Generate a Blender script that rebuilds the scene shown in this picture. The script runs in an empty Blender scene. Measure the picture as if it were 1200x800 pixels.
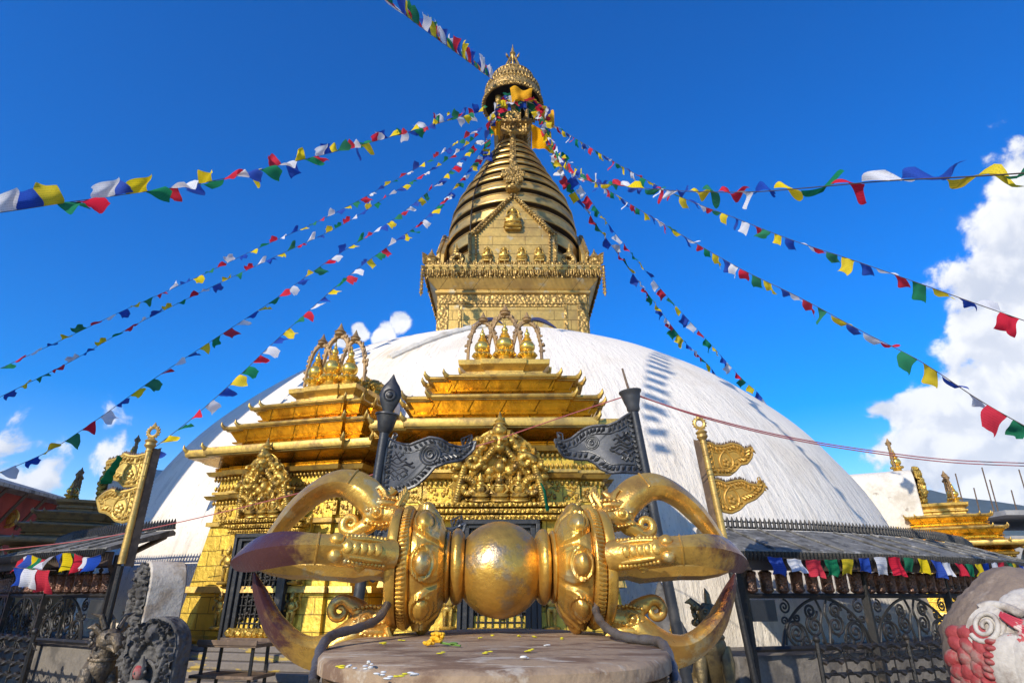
import bpy, math, random
import numpy as np
from mathutils import Matrix, Vector, Euler
R = math.radians
SC = bpy.context.scene
COL = SC.collection

# ------------------------------------------------------------------ camera, sky, sun, exposure
PITCH = R(23.0); FPX = 700.0; EYE = Vector((0, 0, 1.65))
cam_d = bpy.data.cameras.new('camera'); cam = bpy.data.objects.new('camera', cam_d); COL.objects.link(cam)
cam_d.sensor_width = 36; cam_d.lens = 36*FPX/1200; cam_d.clip_start = .05; cam_d.clip_end = 20000
cam.location = EYE; cam.rotation_euler = (R(90)+PITCH, 0, 0); SC.camera = cam

SUN_AZ, SUN_EL = R(34), R(27.5)          # azimuth: degrees to the left of straight behind the camera
SDIR = Vector((-math.sin(SUN_AZ)*math.cos(SUN_EL), -math.cos(SUN_AZ)*math.cos(SUN_EL), math.sin(SUN_EL)))
sun_d = bpy.data.lights.new('sun', 'SUN'); sun_d.energy = 3.75; sun_d.angle = R(.53); sun_d.color = (1, .925, .79)
sun = bpy.data.objects.new('sun', sun_d); COL.objects.link(sun)
sun.rotation_euler = SDIR.to_track_quat('Z', 'Y').to_euler(); sun.location = (-30, -30, 40)

SC.view_settings.view_transform = 'Standard'; SC.view_settings.look = 'None'
SC.view_settings.exposure = 0.45; SC.view_settings.gamma = 1; SC.view_settings.use_curve_mapping = False

def ray(u, v):
    dx = (u-600)/FPX; dy = (400-v)/FPX
    return Vector((dx, math.cos(PITCH)-dy*math.sin(PITCH), math.sin(PITCH)+dy*math.cos(PITCH)))
def P(u, v, Y):
    d = ray(u, v); return EYE + d*(Y/d.y)
def Pz(u, v, z):
    d = ray(u, v); return EYE + d*((z-EYE.z)/d.z)

# world: Nishita sky with cumulus clouds along the horizon
W = bpy.data.worlds.new('World'); SC.world = W; W.use_nodes = True
nt = W.node_tree; nt.nodes.clear()
def N(tree, typ, **kw):
    n = tree.nodes.new(typ)
    for k, v in kw.items():
        if k.startswith('i_'):
            key = k[2:]
            n.inputs[int(key) if key.isdigit() else key].default_value = v
        else: setattr(n, k, v)
    return n
def mth(tree, op, a, b=None, c=None, clamp=False):
    n = tree.nodes.new('ShaderNodeMath'); n.operation = op; n.use_clamp = clamp
    for i, x in enumerate((a, b, c)):
        if x is None: continue
        if isinstance(x, (int, float)): n.inputs[i].default_value = x
        else: tree.links.new(x, n.inputs[i])
    return n.outputs[0]
def mixc(tree, fac, a, b, mode='MIX'):
    n = tree.nodes.new('ShaderNodeMix'); n.data_type = 'RGBA'; n.blend_type = mode
    if isinstance(fac, (int, float)): n.inputs[0].default_value = fac
    else: tree.links.new(fac, n.inputs[0])
    for i, x in ((6, a), (7, b)):
        if isinstance(x, (tuple, list)): n.inputs[i].default_value = (*x[:3], 1)
        else: tree.links.new(x, n.inputs[i])
    return n.outputs[2]
def ramp(tree, fac, lo, hi, vlo=0., vhi=1., smooth=True):
    n = tree.nodes.new('ShaderNodeMapRange'); n.interpolation_type = 'SMOOTHSTEP' if smooth else 'LINEAR'
    tree.links.new(fac, n.inputs[0])
    for i, x in ((1, lo), (2, hi), (3, vlo), (4, vhi)): n.inputs[i].default_value = x
    return n.outputs[0]
sky = N(nt, 'ShaderNodeTexSky', sky_type='NISHITA', sun_disc=False, sun_elevation=SUN_EL, sun_rotation=math.pi+SUN_AZ,
        altitude=900, air_density=1.15, dust_density=.15, ozone_density=3.0)
hs = N(nt, 'ShaderNodeHueSaturation', i_Hue=.517, i_Saturation=1.56, i_Value=1.10)
nt.links.new(sky.outputs[0], hs.inputs['Color'])
tc = N(nt, 'ShaderNodeTexCoord')
nrm = N(nt, 'ShaderNodeVectorMath', operation='NORMALIZE'); nt.links.new(tc.outputs['Generated'], nrm.inputs[0])
DIRV = nrm.outputs[0]
def noise(tree, vec, scale, detail=6, rough=.55, dist=0.):
    n = N(tree, 'ShaderNodeTexNoise', i_Scale=scale, i_Detail=detail, i_Roughness=rough, i_Distortion=dist)
    if vec is not None: tree.links.new(vec, n.inputs['Vector'])
    return n.outputs[0]
def cloud_field(vec):
    # each puff: a direction, an angular size and a weight
    puffs = [(1235, 225, .115, 1), (1255, 300, .15, 1), (1195, 345, .09, 1), (1160, 395, .075, 1), (1215, 420, .11, 1), (1270, 500, .16, 1),
             (1140, 480, .085, .95), (1065, 487, .06, .9), (1030, 480, .035, .8), (1100, 530, .10, .9), (1190, 560, .12, .9), (1040, 525, .055, .75),
             (60, 552, .085, .36), (115, 526, .05, .30), (10, 567, .10, .37), (473, 380, .022, .9), (450, 394, .024, .8), (418, 388, .020, .8), (400, 398, .02, .7),
             (1900, 300, .4, 1)]
    out = None
    for u, v, r, w in puffs:
        d = ray(u, v).normalized()
        n = N(nt, 'ShaderNodeVectorMath', operation='DISTANCE'); nt.links.new(vec, n.inputs[0]); n.inputs[1].default_value = d
        q = mth(nt, 'MULTIPLY_ADD', n.outputs['Value'], -w/r, w)
        out = q if out is None else mth(nt, 'SMOOTH_MAX', out, q, .12)
    return out
wn = N(nt, 'ShaderNodeTexNoise', i_Scale=9., i_Detail=2, i_Roughness=.5); nt.links.new(DIRV, wn.inputs['Vector'])
wsub = N(nt, 'ShaderNodeVectorMath', operation='SUBTRACT'); nt.links.new(wn.outputs['Color'], wsub.inputs[0]); wsub.inputs[1].default_value = (.5, .5, .5)
wsc = N(nt, 'ShaderNodeVectorMath', operation='SCALE'); nt.links.new(wsub.outputs[0], wsc.inputs[0]); wsc.inputs['Scale'].default_value = .05
wadd = N(nt, 'ShaderNodeVectorMath', operation='ADD'); nt.links.new(DIRV, wadd.inputs[0]); nt.links.new(wsc.outputs[0], wadd.inputs[1])
fld = cloud_field(wadd.outputs[0])
det = noise(nt, wadd.outputs[0], 16, 9, .58)
dens = mth(nt, 'ADD', fld, mth(nt, 'MULTIPLY_ADD', det, 1.7, -.85))
alpha = ramp(nt, dens, .08, .42)
# lit side: compare the detail with the detail a little towards the sun
off = N(nt, 'ShaderNodeVectorMath', operation='ADD'); nt.links.new(wadd.outputs[0], off.inputs[0]); off.inputs[1].default_value = (-.014, 0, .016)
det2 = noise(nt, off.outputs[0], 16, 5, .5); det1 = noise(nt, wadd.outputs[0], 16, 5, .5)
lit = mth(nt, 'SUBTRACT', det1, det2)
shade = ramp(nt, lit, -.10, .12)
low = noise(nt, wadd.outputs[0], 6, 3, .5)
shade2 = mth(nt, 'MULTIPLY_ADD', ramp(nt, low, .35, .65), .35, mth(nt, 'MULTIPLY', shade, .65))
ccol = mixc(nt, shade2, (3.4, 3.65, 4.2), (5.6, 5.6, 5.6))
ccol2 = mixc(nt, ramp(nt, alpha, .0, 1, 0, .96), hs.outputs[0], ccol)
bgn = N(nt, 'ShaderNodeBackground', i_Strength=.15)
wo = N(nt, 'ShaderNodeOutputWorld')
nt.links.new(ccol2, bgn.inputs[0]); nt.links.new(bgn.outputs[0], wo.inputs[0])

# ------------------------------------------------------------------ mesh helpers
rnd = random.Random(11)
class MB:
    def __init__(s): s.v = []; s.f = []; s.att = None
    def add(s, vs, fs, M=None):
        b = len(s.v)
        s.v.extend([tuple(M @ Vector(p)) for p in vs] if M is not None else [tuple(p) for p in vs])
        s.f.extend([tuple(i+b for i in f) for f in fs])
    def box(s, c, size, M=None, taper=1.0):
        x, y, z = (d/2 for d in size); t = taper
        vs = [(c[0]+i*x*(t if k > 0 else 1), c[1]+j*y*(t if k > 0 else 1), c[2]+k*z) for k in (-1, 1) for i, j in ((-1, -1), (1, -1), (1, 1), (-1, 1))]
        s.add(vs, [(3, 2, 1, 0), (4, 5, 6, 7), (0, 1, 5, 4), (1, 2, 6, 5), (2, 3, 7, 6), (3, 0, 4, 7)], M)
    def loft(s, rings, closed=True, caps=True, M=None):
        n = len(rings[0]); vs = [p for r in rings for p in r]; fs = []
        for i in range(len(rings)-1):
            for j in range(n if closed else n-1):
                k = (j+1) % n
                fs.append((i*n+j, i*n+k, (i+1)*n+k, (i+1)*n+j))
        if caps and closed:
            fs.append(tuple(reversed(range(n)))); fs.append(tuple((len(rings)-1)*n+j for j in range(n)))
        s.add(vs, fs, M)
    def lathe(s, prof, n=32, M=None, rad=None, caps=True):       # prof: (r, z) upward; rad(theta, i, r)->r
        rings = []
        for i, (r, z) in enumerate(prof):
            rr = []
            for j in range(n):
                t = 2*math.pi*j/n; q = r if rad is None else rad(t, i, r)
                rr.append((q*math.cos(t), q*math.sin(t), z))
            rings.append(rr)
        s.loft(rings, M=M, caps=caps)
    def ball(s, c, r, n=14, m=9, M=None):
        if isinstance(r, (int, float)): r = (r, r, r)
        vs = [(c[0], c[1], c[2]-r[2])]; fs = []
        for i in range(1, m):
            a = -math.pi/2+math.pi*i/m
            for j in range(n):
                t = 2*math.pi*j/n
                vs.append((c[0]+r[0]*math.cos(a)*math.cos(t), c[1]+r[1]*math.cos(a)*math.sin(t), c[2]+r[2]*math.sin(a)))
        vs.append((c[0], c[1], c[2]+r[2])); L = len(vs)-1
        for j in range(n):
            k = (j+1) % n
            fs.append((0, 1+k, 1+j)); fs.append((L, 1+(m-2)*n+j, 1+(m-2)*n+k))
            for i in range(m-2): fs.append((1+i*n+j, 1+i*n+k, 1+(i+1)*n+k, 1+(i+1)*n+j))
        s.add(vs, fs, M)
    def tube(s, pts, rad, n=8, M=None, flat=1.0, closed=False):
        pts = [Vector(p) for p in pts]; L = len(pts)
        if not isinstance(rad, (list, tuple)): rad = [rad]*L
        up = None; rings = []
        for i, p in enumerate(pts):
            a = pts[i-1] if i > 0 else (pts[-1] if closed else p); b = pts[i+1] if i < L-1 else (pts[0] if closed else p)
            t = (b-a)
            if t.length < 1e-9: t = Vector((0, 0, 1))
            t.normalize()
            if up is None:
                up = Vector((0, 0, 1)) if abs(t.z) < .9 else Vector((1, 0, 0))
            x = t.cross(up)
            if x.length < 1e-6: x = t.orthogonal()
            x.normalize(); y = x.cross(t).normalized(); up = y
            rings.append([p+x*rad[i]*math.cos(2*math.pi*j/n)+y*rad[i]*flat*math.sin(2*math.pi*j/n) for j in range(n)])
        if closed: rings.append(rings[0])
        s.loft(rings, M=M, caps=not closed)
    def torus(s, c, R_, r, axis='Z', n=24, m=8, M=None):
        pts = []
        for i in range(n):
            a = 2*math.pi*i/n; x, y = R_*math.cos(a), R_*math.sin(a)
            pts.append((c[0]+x, c[1]+y, c[2]) if axis == 'Z' else ((c[0]+x, c[1], c[2]+y) if axis == 'Y' else (c[0], c[1]+x, c[2]+y)))
        s.tube(pts, r, m, M, closed=True)
    def prism(s, outl, y0, y1, M=None):               # outline in x,z extruded along y
        n = len(outl); vs = [(x, y0, z) for x, z in outl]+[(x, y1, z) for x, z in outl]
        fs = [tuple(range(n)), tuple(reversed(range(n, 2*n)))]+[(j, n+j, n+(j+1) % n, (j+1) % n) for j in range(n)]
        s.add(vs, fs, M)
    def grid(s, X, Y, Z, mask=None, M=None):          # 2-D numpy arrays
        h, w = X.shape; vs = list(zip(X.ravel().tolist(), Y.ravel().tolist(), Z.ravel().tolist())); fs = []
        for i in range(h-1):
            for j in range(w-1):
                if mask is not None and not (mask[i, j] and mask[i+1, j] and mask[i, j+1] and mask[i+1, j+1]): continue
                fs.append((i*w+j, i*w+j+1, (i+1)*w+j+1, (i+1)*w+j))
        used = sorted({i for f in fs for i in f}); mp = {o: k for k, o in enumerate(used)}
        s.add([vs[i] for i in used], [tuple(mp[i] for i in f) for f in fs], M)
    def build(s, name, mat, parent=None, smooth=35, bevel=0, solid=0, loc=None):
        me = bpy.data.meshes.new(name); me.from_pydata(s.v, [], s.f); me.update()
        if s.att is not None and len(s.att) == len(s.v):
            at = me.attributes.new('tip', 'FLOAT', 'POINT'); at.data.foreach_set('value', s.att)
        if mat is not None: me.materials.append(mat)
        if smooth:
            me.shade_smooth(); me.set_sharp_from_angle(angle=R(smooth))
        o = bpy.data.objects.new(name, me); COL.objects.link(o)
        if parent is not None: o.parent = parent
        if loc is not None: o.location = loc
        if solid:
            m = o.modifiers.new('thickness', 'SOLIDIFY'); m.thickness = solid; m.offset = 1
        if bevel:
            m = o.modifiers.new('bevel', 'BEVEL'); m.width = bevel; m.segments = 2; m.limit_method = 'ANGLE'; m.angle_limit = R(40)
        return o
def tag(o, label=None, cat=None, group=None, kind=None):
    for k, v in (('label', label), ('category', cat), ('group', group), ('kind', kind)):
        if v: o[k] = v
    return o
def thing(name, label, cat, loc=(0, 0, 0), rz=0, group=None):
    o = bpy.data.objects.new(name, None); COL.objects.link(o); o.empty_display_size = .2
    o.location = loc; o.rotation_euler = (0, 0, rz)
    return tag(o, label, cat, group)
def dup(o, parent):
    c = o.copy(); COL.objects.link(c); c.parent = parent
    for ch in list(o.children): dup(ch, c)
    return c
def T(x=0, y=0, z=0, rx=0, ry=0, rz=0, s=1):
    return Matrix.Translation((x, y, z)) @ Euler((rx, ry, rz)).to_matrix().to_4x4() @ Matrix.Scale(s, 4)
def crom(pts, n):                                     # Catmull-Rom resampling of tuples
    pts = [np.array(p, float) for p in pts]; L = len(pts); out = []
    for k in range(n):
        t = k/(n-1)*(L-1); i = min(int(t), L-2); f = t-i
        p0 = pts[max(i-1, 0)]; p1 = pts[i]; p2 = pts[i+1]; p3 = pts[min(i+2, L-1)]
        out.append(tuple(.5*((2*p1)+(-p0+p2)*f+(2*p0-5*p1+4*p2-p3)*f*f+(-p0+3*p1-3*p2+p3)*f**3)))
    return out
def spiral(cx, cz, r0, r1, a0, a1, n=26, y=0):
    return [(cx+(r0+(r1-r0)*k/(n-1))*math.cos(a0+(a1-a0)*k/(n-1)), y, cz+(r0+(r1-r0)*k/(n-1))*math.sin(a0+(a1-a0)*k/(n-1))) for k in range(n)]

# ------------------------------------------------------------------ materials
def mat(name, base, rough=.6, metal=0., second=None, sscale=3., slo=.45, shi=.62, samt=1., sdet=6, third=None, tscale=9, tlo=.55, thi=.65,
        bump=0., bscale=30., bdist=.02, voro=0., vscale=20., vdist=.02, stretch=None, seams=None, rvar=.12, tipcol=None, sstretch=None, spec=None):
    m = bpy.data.materials.new(name); m.use_nodes = True; t = m.node_tree; t.nodes.clear()
    out = N(t, 'ShaderNodeOutputMaterial'); b = N(t, 'ShaderNodeBsdfPrincipled'); t.links.new(b.outputs[0], out.inputs[0])
    b.inputs['Metallic'].default_value = metal
    if spec is not None: b.inputs['Specular IOR Level'].default_value = spec
    tc = N(t, 'ShaderNodeTexCoord'); vec = tc.outputs['Object']; svec = vec
    if stretch:
        mp = N(t, 'ShaderNodeMapping'); mp.inputs['Scale'].default_value = stretch; t.links.new(vec, mp.inputs[0]); bvec = mp.outputs[0]
    else: bvec = vec
    if sstretch:
        mp = N(t, 'ShaderNodeMapping'); mp.inputs['Scale'].default_value = sstretch; t.links.new(vec, mp.inputs[0]); svec = mp.outputs[0]
    col = None; n1 = noise(t, svec, sscale, sdet, .62)
    fine = noise(t, vec, sscale*7, 4, .6)
    col = mixc(t, mth(t, 'MULTIPLY', ramp(t, fine, .35, .7), .35), base, tuple(c*.62 for c in base))
    if second: col = mixc(t, mth(t, 'MULTIPLY', ramp(t, n1, slo, shi), samt), col, second)
    if third: col = mixc(t, ramp(t, noise(t, svec, tscale, 5, .65), tlo, thi), col, third)
    if tipcol:
        a = N(t, 'ShaderNodeAttribute', attribute_name='tip'); 
        f = mth(t, 'ADD', a.outputs['Fac'], mth(t, 'MULTIPLY_ADD', noise(t, vec, 9, 9, .72), 1.5, -.75))
        col = mixc(t, ramp(t, f, .42, .82), col, tipcol)
    hgt = None
    if seams:                                          # (width, height, mortar, darkness, axes)
        bw, bh, mo, dark, ax = seams
        sp = N(t, 'ShaderNodeSeparateXYZ'); t.links.new(vec, sp.inputs[0]); cb = N(t, 'ShaderNodeCombineXYZ')
        if ax == 'xz':
            s_ = mth(t, 'ADD', sp.outputs[0], sp.outputs[1]); t.links.new(s_, cb.inputs[0]); t.links.new(sp.outputs[2], cb.inputs[1])
        else:
            t.links.new(sp.outputs[0], cb.inputs[0]); t.links.new(sp.outputs[1], cb.inputs[1])
        br = N(t, 'ShaderNodeTexBrick'); t.links.new(cb.outputs[0], br.inputs['Vector'])
        for k, v in (('Scale', 1), ('Mortar Size', mo), ('Mortar Smooth', .3), ('Brick Width', bw), ('Row Height', bh)): br.inputs[k].default_value = v
        br.inputs['Color1'].default_value = (1, 1, 1, 1); br.inputs['Color2'].default_value = (.78, .78, .78, 1); br.inputs['Mortar'].default_value = (0, 0, 0, 1)
        col = mixc(t, 1., col, mixc(t, .55, (1, 1, 1), br.outputs['Color']), 'MULTIPLY')
        col = mixc(t, mth(t, 'MULTIPLY', br.outputs['Fac'], dark), col, tuple(c*.25 for c in base))
        hgt = mth(t, 'MULTIPLY', br.outputs['Fac'], -.5)
    t.links.new(col, b.inputs['Base Color'])
    rr = mth(t, 'MULTIPLY_ADD', noise(t, vec, sscale*2.3, 5, .6), rvar*2, rough-rvar, clamp=True); t.links.new(rr, b.inputs['Roughness'])
    last = None
    def addb(h, st, dist):
        nonlocal last
        bn = N(t, 'ShaderNodeBump', i_Strength=st, i_Distance=dist); t.links.new(h, bn.inputs['Height'])
        if last is not None: t.links.new(last, bn.inputs['Normal'])
        last = bn.outputs[0]
    if hgt is not None: addb(hgt, .8, .012)
    if voro:
        vn = N(t, 'ShaderNodeTexVoronoi', i_Scale=vscale, feature='SMOOTH_F1'); t.links.new(bvec, vn.inputs['Vector'])
        addb(mth(t, 'MULTIPLY', vn.outputs['Distance'], -1), voro, vdist)
    if bump: addb(noise(t, bvec, bscale, 7, .6), bump, bdist)
    if last is not None: t.links.new(last, b.inputs['Normal'])
    return m
M = {}
M['sheet'] = mat('gilded_sheet', (.82, .47, .045), .25, .88, second=(.44, .22, .025), sscale=2.6, slo=.46, shi=.68, samt=.8, seams=(.46, 3, .010, .9, 'xz'), bump=.3, bscale=5, bdist=.03)
M['eave'] = mat('gilded_eave', (.62, .40, .09), .40, .6, second=(.27, .17, .06), sscale=5, slo=.45, shi=.64, samt=.8, bump=.35, bscale=14, bdist=.012)
M['wall'] = mat('gilded_wall', (.72, .46, .05), .38, .5, second=(.42, .25, .035), sscale=2.5, slo=.48, shi=.72, samt=.7, third=(.40, .25, .06), tscale=6, tlo=.60, thi=.72, seams=(.36, .21, .007, .5, 'xz'), bump=.45, bscale=12, bdist=.02)
M['ornate'] = mat('repousse_gold', (.62, .39, .07), .42, .6, second=(.30, .18, .05), sscale=6, slo=.5, shi=.68, samt=.7, voro=.9, vscale=26, vdist=.03, bump=.3, bscale=40)
M['relief'] = mat('relief_gold', (.60, .38, .075), .38, .62, second=(.16, .095, .035), sscale=8, slo=.48, shi=.64, samt=.85, bump=.45, bscale=38, bdist=.015)
M['bright'] = mat('polished_gold', (.92, .62, .13), .26, .8, second=(.62, .36, .07), sscale=4, slo=.5, shi=.7, samt=.6, bump=.12, bscale=14)
M['oldbrass'] = mat('aged_brass', (.58, .375, .10), .42, .6, second=(.34, .21, .07), sscale=1.3, slo=.46, shi=.68, samt=.75, third=(.50, .41, .24), tscale=2.3, tlo=.56, thi=.66, seams=(1.1, .34, .010, .6, 'xz'), bump=.3, bscale=9)
M['oldornate'] = mat('aged_ornament', (.42, .265, .075), .45, .55, second=(.22, .14, .05), sscale=3.5, slo=.48, shi=.64, samt=.8, voro=1., vscale=11, vdist=.06, bump=.4, bscale=20)
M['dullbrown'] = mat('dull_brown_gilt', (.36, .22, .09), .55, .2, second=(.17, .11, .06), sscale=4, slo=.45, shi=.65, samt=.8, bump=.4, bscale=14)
M['poleold'] = mat('pole_brass', (.60, .39, .11), .42, .5, second=(.33, .20, .06), sscale=6, slo=.46, shi=.66, samt=.8, bump=.3, bscale=30, bdist=.01)
M['ring'] = mat('spire_ring_brass', (.66, .44, .14), .40, .65, second=(.32, .20, .07), sscale=1.1, slo=.46, shi=.66, samt=.75, sstretch=(1, 1, 3), bump=.25, bscale=6)
M['nearblack'] = mat('near_black', (.035, .026, .018), .8, bump=.3)  # even near-black for spire core, ring undersides, cable and crown lining
M['vajra'] = mat('vajra_gilt', (.76, .44, .08), .29, .70, second=(.42, .21, .05), sscale=4.5, slo=.46, shi=.66, samt=.8, third=(.52, .40, .19), tscale=6, tlo=.56, thi=.68, bump=.4, bscale=22, bdist=.01, rvar=.14)
M['prong'] = mat('prong_gilt', (.76, .45, .09), .30, .64, second=(.42, .21, .055), sscale=4, slo=.46, shi=.66, samt=.8, third=(.62, .48, .22), tscale=7, tlo=.56, thi=.67, bump=.5, bscale=11, bdist=.02, rvar=.14, tipcol=(.15, .058, .052))
M['orb'] = mat('orb_gilt', (.72, .41, .075), .31, .72, second=(.34, .18, .055), sscale=4.2, slo=.44, shi=.66, samt=.85, third=(.34, .26, .16), tscale=6, tlo=.50, thi=.66, bump=.55, bscale=9, bdist=.02, rvar=.14)
M['dome'] = None
M['black'] = mat('blackened_metal', (.035, .036, .040), .42, .35, second=(.075, .07, .066), sscale=5, slo=.5, shi=.7, bump=.3, bscale=25, bdist=.01)
M['banner'] = mat('slate_metal', (.075, .076, .082), .48, .45, second=(.13, .125, .12), sscale=4, slo=.5, shi=.75, samt=.7, bump=.2, bscale=18, bdist=.01)
M['leafedge'] = mat('worn_iron_edge', (.11, .108, .105), .40, .6, second=(.04, .04, .042), sscale=9, bump=.4, bscale=30, bdist=.01)
M['iron'] = mat('black_iron', (.022, .020, .018), .5, .3, second=(.07, .05, .035), sscale=9, slo=.55, shi=.7, bump=.3, bscale=40)
M['lattice'] = mat('dark_lattice', (.045, .040, .032), .5, .5, voro=1., vscale=24, vdist=.05, bump=.4)
M['goldflag'] = mat('pennant_gold', (.66, .44, .11), .42, .5, second=(.45, .28, .07), sscale=5, slo=.5, shi=.7, samt=.7, bump=.25, bscale=24, bdist=.01)
M['goldflagdark'] = mat('pennant_bronze', (.52, .29, .05), .45, .45, second=(.33, .18, .04), sscale=5, slo=.5, shi=.7, samt=.7, bump=.25, bscale=24, bdist=.01)
M['rust'] = mat('rusty_strip', (.13, .085, .055), .7, .2, second=(.20, .13, .08), sscale=9)
M['stone'] = mat('grey_stone', (.17, .155, .135), .85, second=(.09, .082, .072), sscale=5, bump=.6, bscale=24, bdist=.02, spec=.2)
M['carved'] = mat('carved_stone', (.13, .12, .108), .75, second=(.055, .05, .046), sscale=6, voro=.9, vscale=18, vdist=.04, bump=.5, bscale=30, spec=.3)
M['whitestone'] = mat('pale_stone', (.56, .50, .42), .85, second=(.36, .29, .22), sscale=3.5, bump=.5, bscale=18, bdist=.02, spec=.2)
M['steps'] = mat('worn_steps', (.20, .17, .145), .8, second=(.52, .36, .06), sscale=2.4, slo=.56, shi=.62, samt=.75, sstretch=(1, 1, 5), bump=.5, bscale=22, spec=.25)
M['pedestal'] = mat('worn_copper_top', (.36, .25, .155), .68, .0, second=(.17, .10, .06), sscale=5.5, slo=.47, shi=.60, samt=.9, third=(.44, .36, .27), tscale=9, tlo=.56, thi=.66, bump=.5, bscale=26, bdist=.012, sstretch=(.8, 1.3, 1), spec=.25)
M['pedside'] = mat('drum_bronze', (.16, .10, .05), .5, .5, second=(.42, .28, .07), sscale=5, slo=.56, shi=.66, bump=.5, bscale=14)
M['ground'] = mat('paving', (.40, .355, .30), .85, second=(.29, .25, .21), sscale=.7, seams=(.9, .6, .012, .6, 'xy'), bump=.4, bscale=8, bdist=.02, spec=.2)
M['roofgrey'] = mat('grey_sheet_roof', (.17, .16, .14), .9, .0, second=(.075, .07, .06), sscale=6, slo=.45, shi=.6, third=(.30, .285, .26), tscale=8, tlo=.56, thi=.66, bump=.5, bscale=16, bdist=.02)
M['copperwheel'] = mat('prayer_wheel_copper', (.17, .085, .055), .42, .6, second=(.08, .045, .03), sscale=9, voro=.9, vscale=45, vdist=.02)
M['bronze'] = mat('statue_bronze', (.20, .145, .065), .45, .6, second=(.10, .075, .045), sscale=7, bump=.5, bscale=30, bdist=.015)
M['greybronze'] = mat('guardian_bronze', (.19, .14, .085), .5, .4, second=(.08, .07, .06), sscale=7, voro=.5, vscale=34, vdist=.015, bump=.5, bscale=30, bdist=.015)
M['greywall'] = mat('grey_plinth', (.19, .165, .135), .9, second=(.10, .088, .075), sscale=3.5, bump=.7, bscale=9, bdist=.04)
M['whitewash'] = mat('whitewash', (.70, .645, .55), .9, second=(.46, .39, .30), sscale=1.6, slo=.48, shi=.70, samt=.75, third=(.35, .30, .24), tscale=3, tlo=.62, thi=.72, bump=.6, bscale=6, bdist=.03, spec=.15)
M['redwall'] = mat('red_wall', (.24, .035, .025), .8, second=(.16, .025, .02), sscale=1)
M['timber'] = mat('dark_timber', (.06, .04, .028), .7)
M['greyroof2'] = mat('grey_tile_roof', (.26, .26, .25), .7, second=(.17, .17, .16), sscale=2, seams=(.4, .25, .02, .7, 'xy'))
M['concrete'] = mat('concrete', (.36, .34, .32), .85, second=(.26, .25, .24), sscale=1)
M['hill'] = mat('hill_forest', (.055, .085, .085), .95, second=(.04, .065, .06), sscale=.02, bump=.0)
M['redpaint'] = mat('red_paint', (.33, .045, .045), .7, second=(.27, .16, .13), sscale=13, slo=.47, shi=.60, samt=.85, third=(.60, .30, .05), tscale=7, tlo=.66, thi=.70, bump=.7, bscale=14, bdist=.02)
M['whitepaint'] = mat('chipped_white_paint', (.50, .45, .385), .75, second=(.24, .19, .15), sscale=9, slo=.47, shi=.62, samt=.85, third=(.45, .08, .07), tscale=7, tlo=.66, thi=.68, bump=.7, bscale=18, bdist=.015)
M['bareclay'] = mat('weathered_stone_head', (.21, .155, .115), .85, second=(.34, .27, .21), sscale=5, slo=.55, shi=.68, bump=.8, bscale=16, bdist=.02)
M['brow'] = mat('red_brow_paint', (.42, .03, .045), .6, second=(.55, .40, .34), sscale=16, slo=.56, shi=.62)
M['flowery'] = mat('marigold', (.85, .45, .01), .7)
M['petalw'] = mat('white_petal', (.80, .78, .70), .7)
M['petaly'] = mat('yellow_petal', (.78, .66, .03), .7)
M['stemg'] = mat('green_stem', (.12, .24, .03), .6)
M['cordred'] = mat('red_cord', (.42, .10, .10), .7)
M['steel'] = mat('grey_steel_rod', (.16, .145, .135), .45, .5, second=(.09, .08, .075), sscale=12, bump=.6, bscale=30, bdist=.01)
M['eyeblue'] = mat('painted_blue', (.03, .04, .12), .5)
def cloth(name, c):
    m = bpy.data.materials.new(name); m.use_nodes = True; t = m.node_tree; t.nodes.clear()
    out = N(t, 'ShaderNodeOutputMaterial'); tc = N(t, 'ShaderNodeTexCoord')
    oi = N(t, 'ShaderNodeObjectInfo')
    fade = mixc(t, mth(t, 'MULTIPLY', oi.outputs['Random'], .3), c, tuple(x*.55+.10 for x in c))
    col = mixc(t, mth(t, 'MULTIPLY', ramp(t, noise(t, tc.outputs['Object'], 30, 3), .55, .6), .10), fade, tuple(x*.5 for x in c))
    sp = N(t, 'ShaderNodeSeparateXYZ'); t.links.new(tc.outputs['Object'], sp.inputs[0])
    rows = ramp(t, mth(t, 'SINE', mth(t, 'MULTIPLY', sp.outputs[2], 62)), .0, .6); cbx = N(t, 'ShaderNodeCombineXYZ'); t.links.new(mth(t, 'MULTIPLY', sp.outputs[0], 26), cbx.inputs[0]); t.links.new(mth(t, 'MULTIPLY', sp.outputs[2], 12), cbx.inputs[1])
    ink = mth(t, 'MULTIPLY', rows, ramp(t, noise(t, cbx.outputs[0], 1.6, 2), .48, .54))
    col = mixc(t, mth(t, 'MULTIPLY', ink, .38), col, tuple(x*.18 for x in c))
    d = N(t, 'ShaderNodeBsdfDiffuse'); tr = N(t, 'ShaderNodeBsdfTranslucent'); mx = N(t, 'ShaderNodeMixShader', i_0=.34)
    t.links.new(col, d.inputs[0]); t.links.new(col, tr.inputs[0])
    t.links.new(d.outputs[0], mx.inputs[1]); t.links.new(tr.outputs[0], mx.inputs[2]); t.links.new(mx.outputs[0], out.inputs[0])
    return m
CL = [cloth('blue_cloth', (.02, .075, .42)), cloth('white_cloth', (.74, .74, .78)), cloth('red_cloth', (.62, .022, .05)),
      cloth('green_cloth', (.015, .21, .095)), cloth('yellow_cloth', (.80, .60, .02))]
M['saffron'] = cloth('saffron_cloth', (.85, .42, .01))

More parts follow.
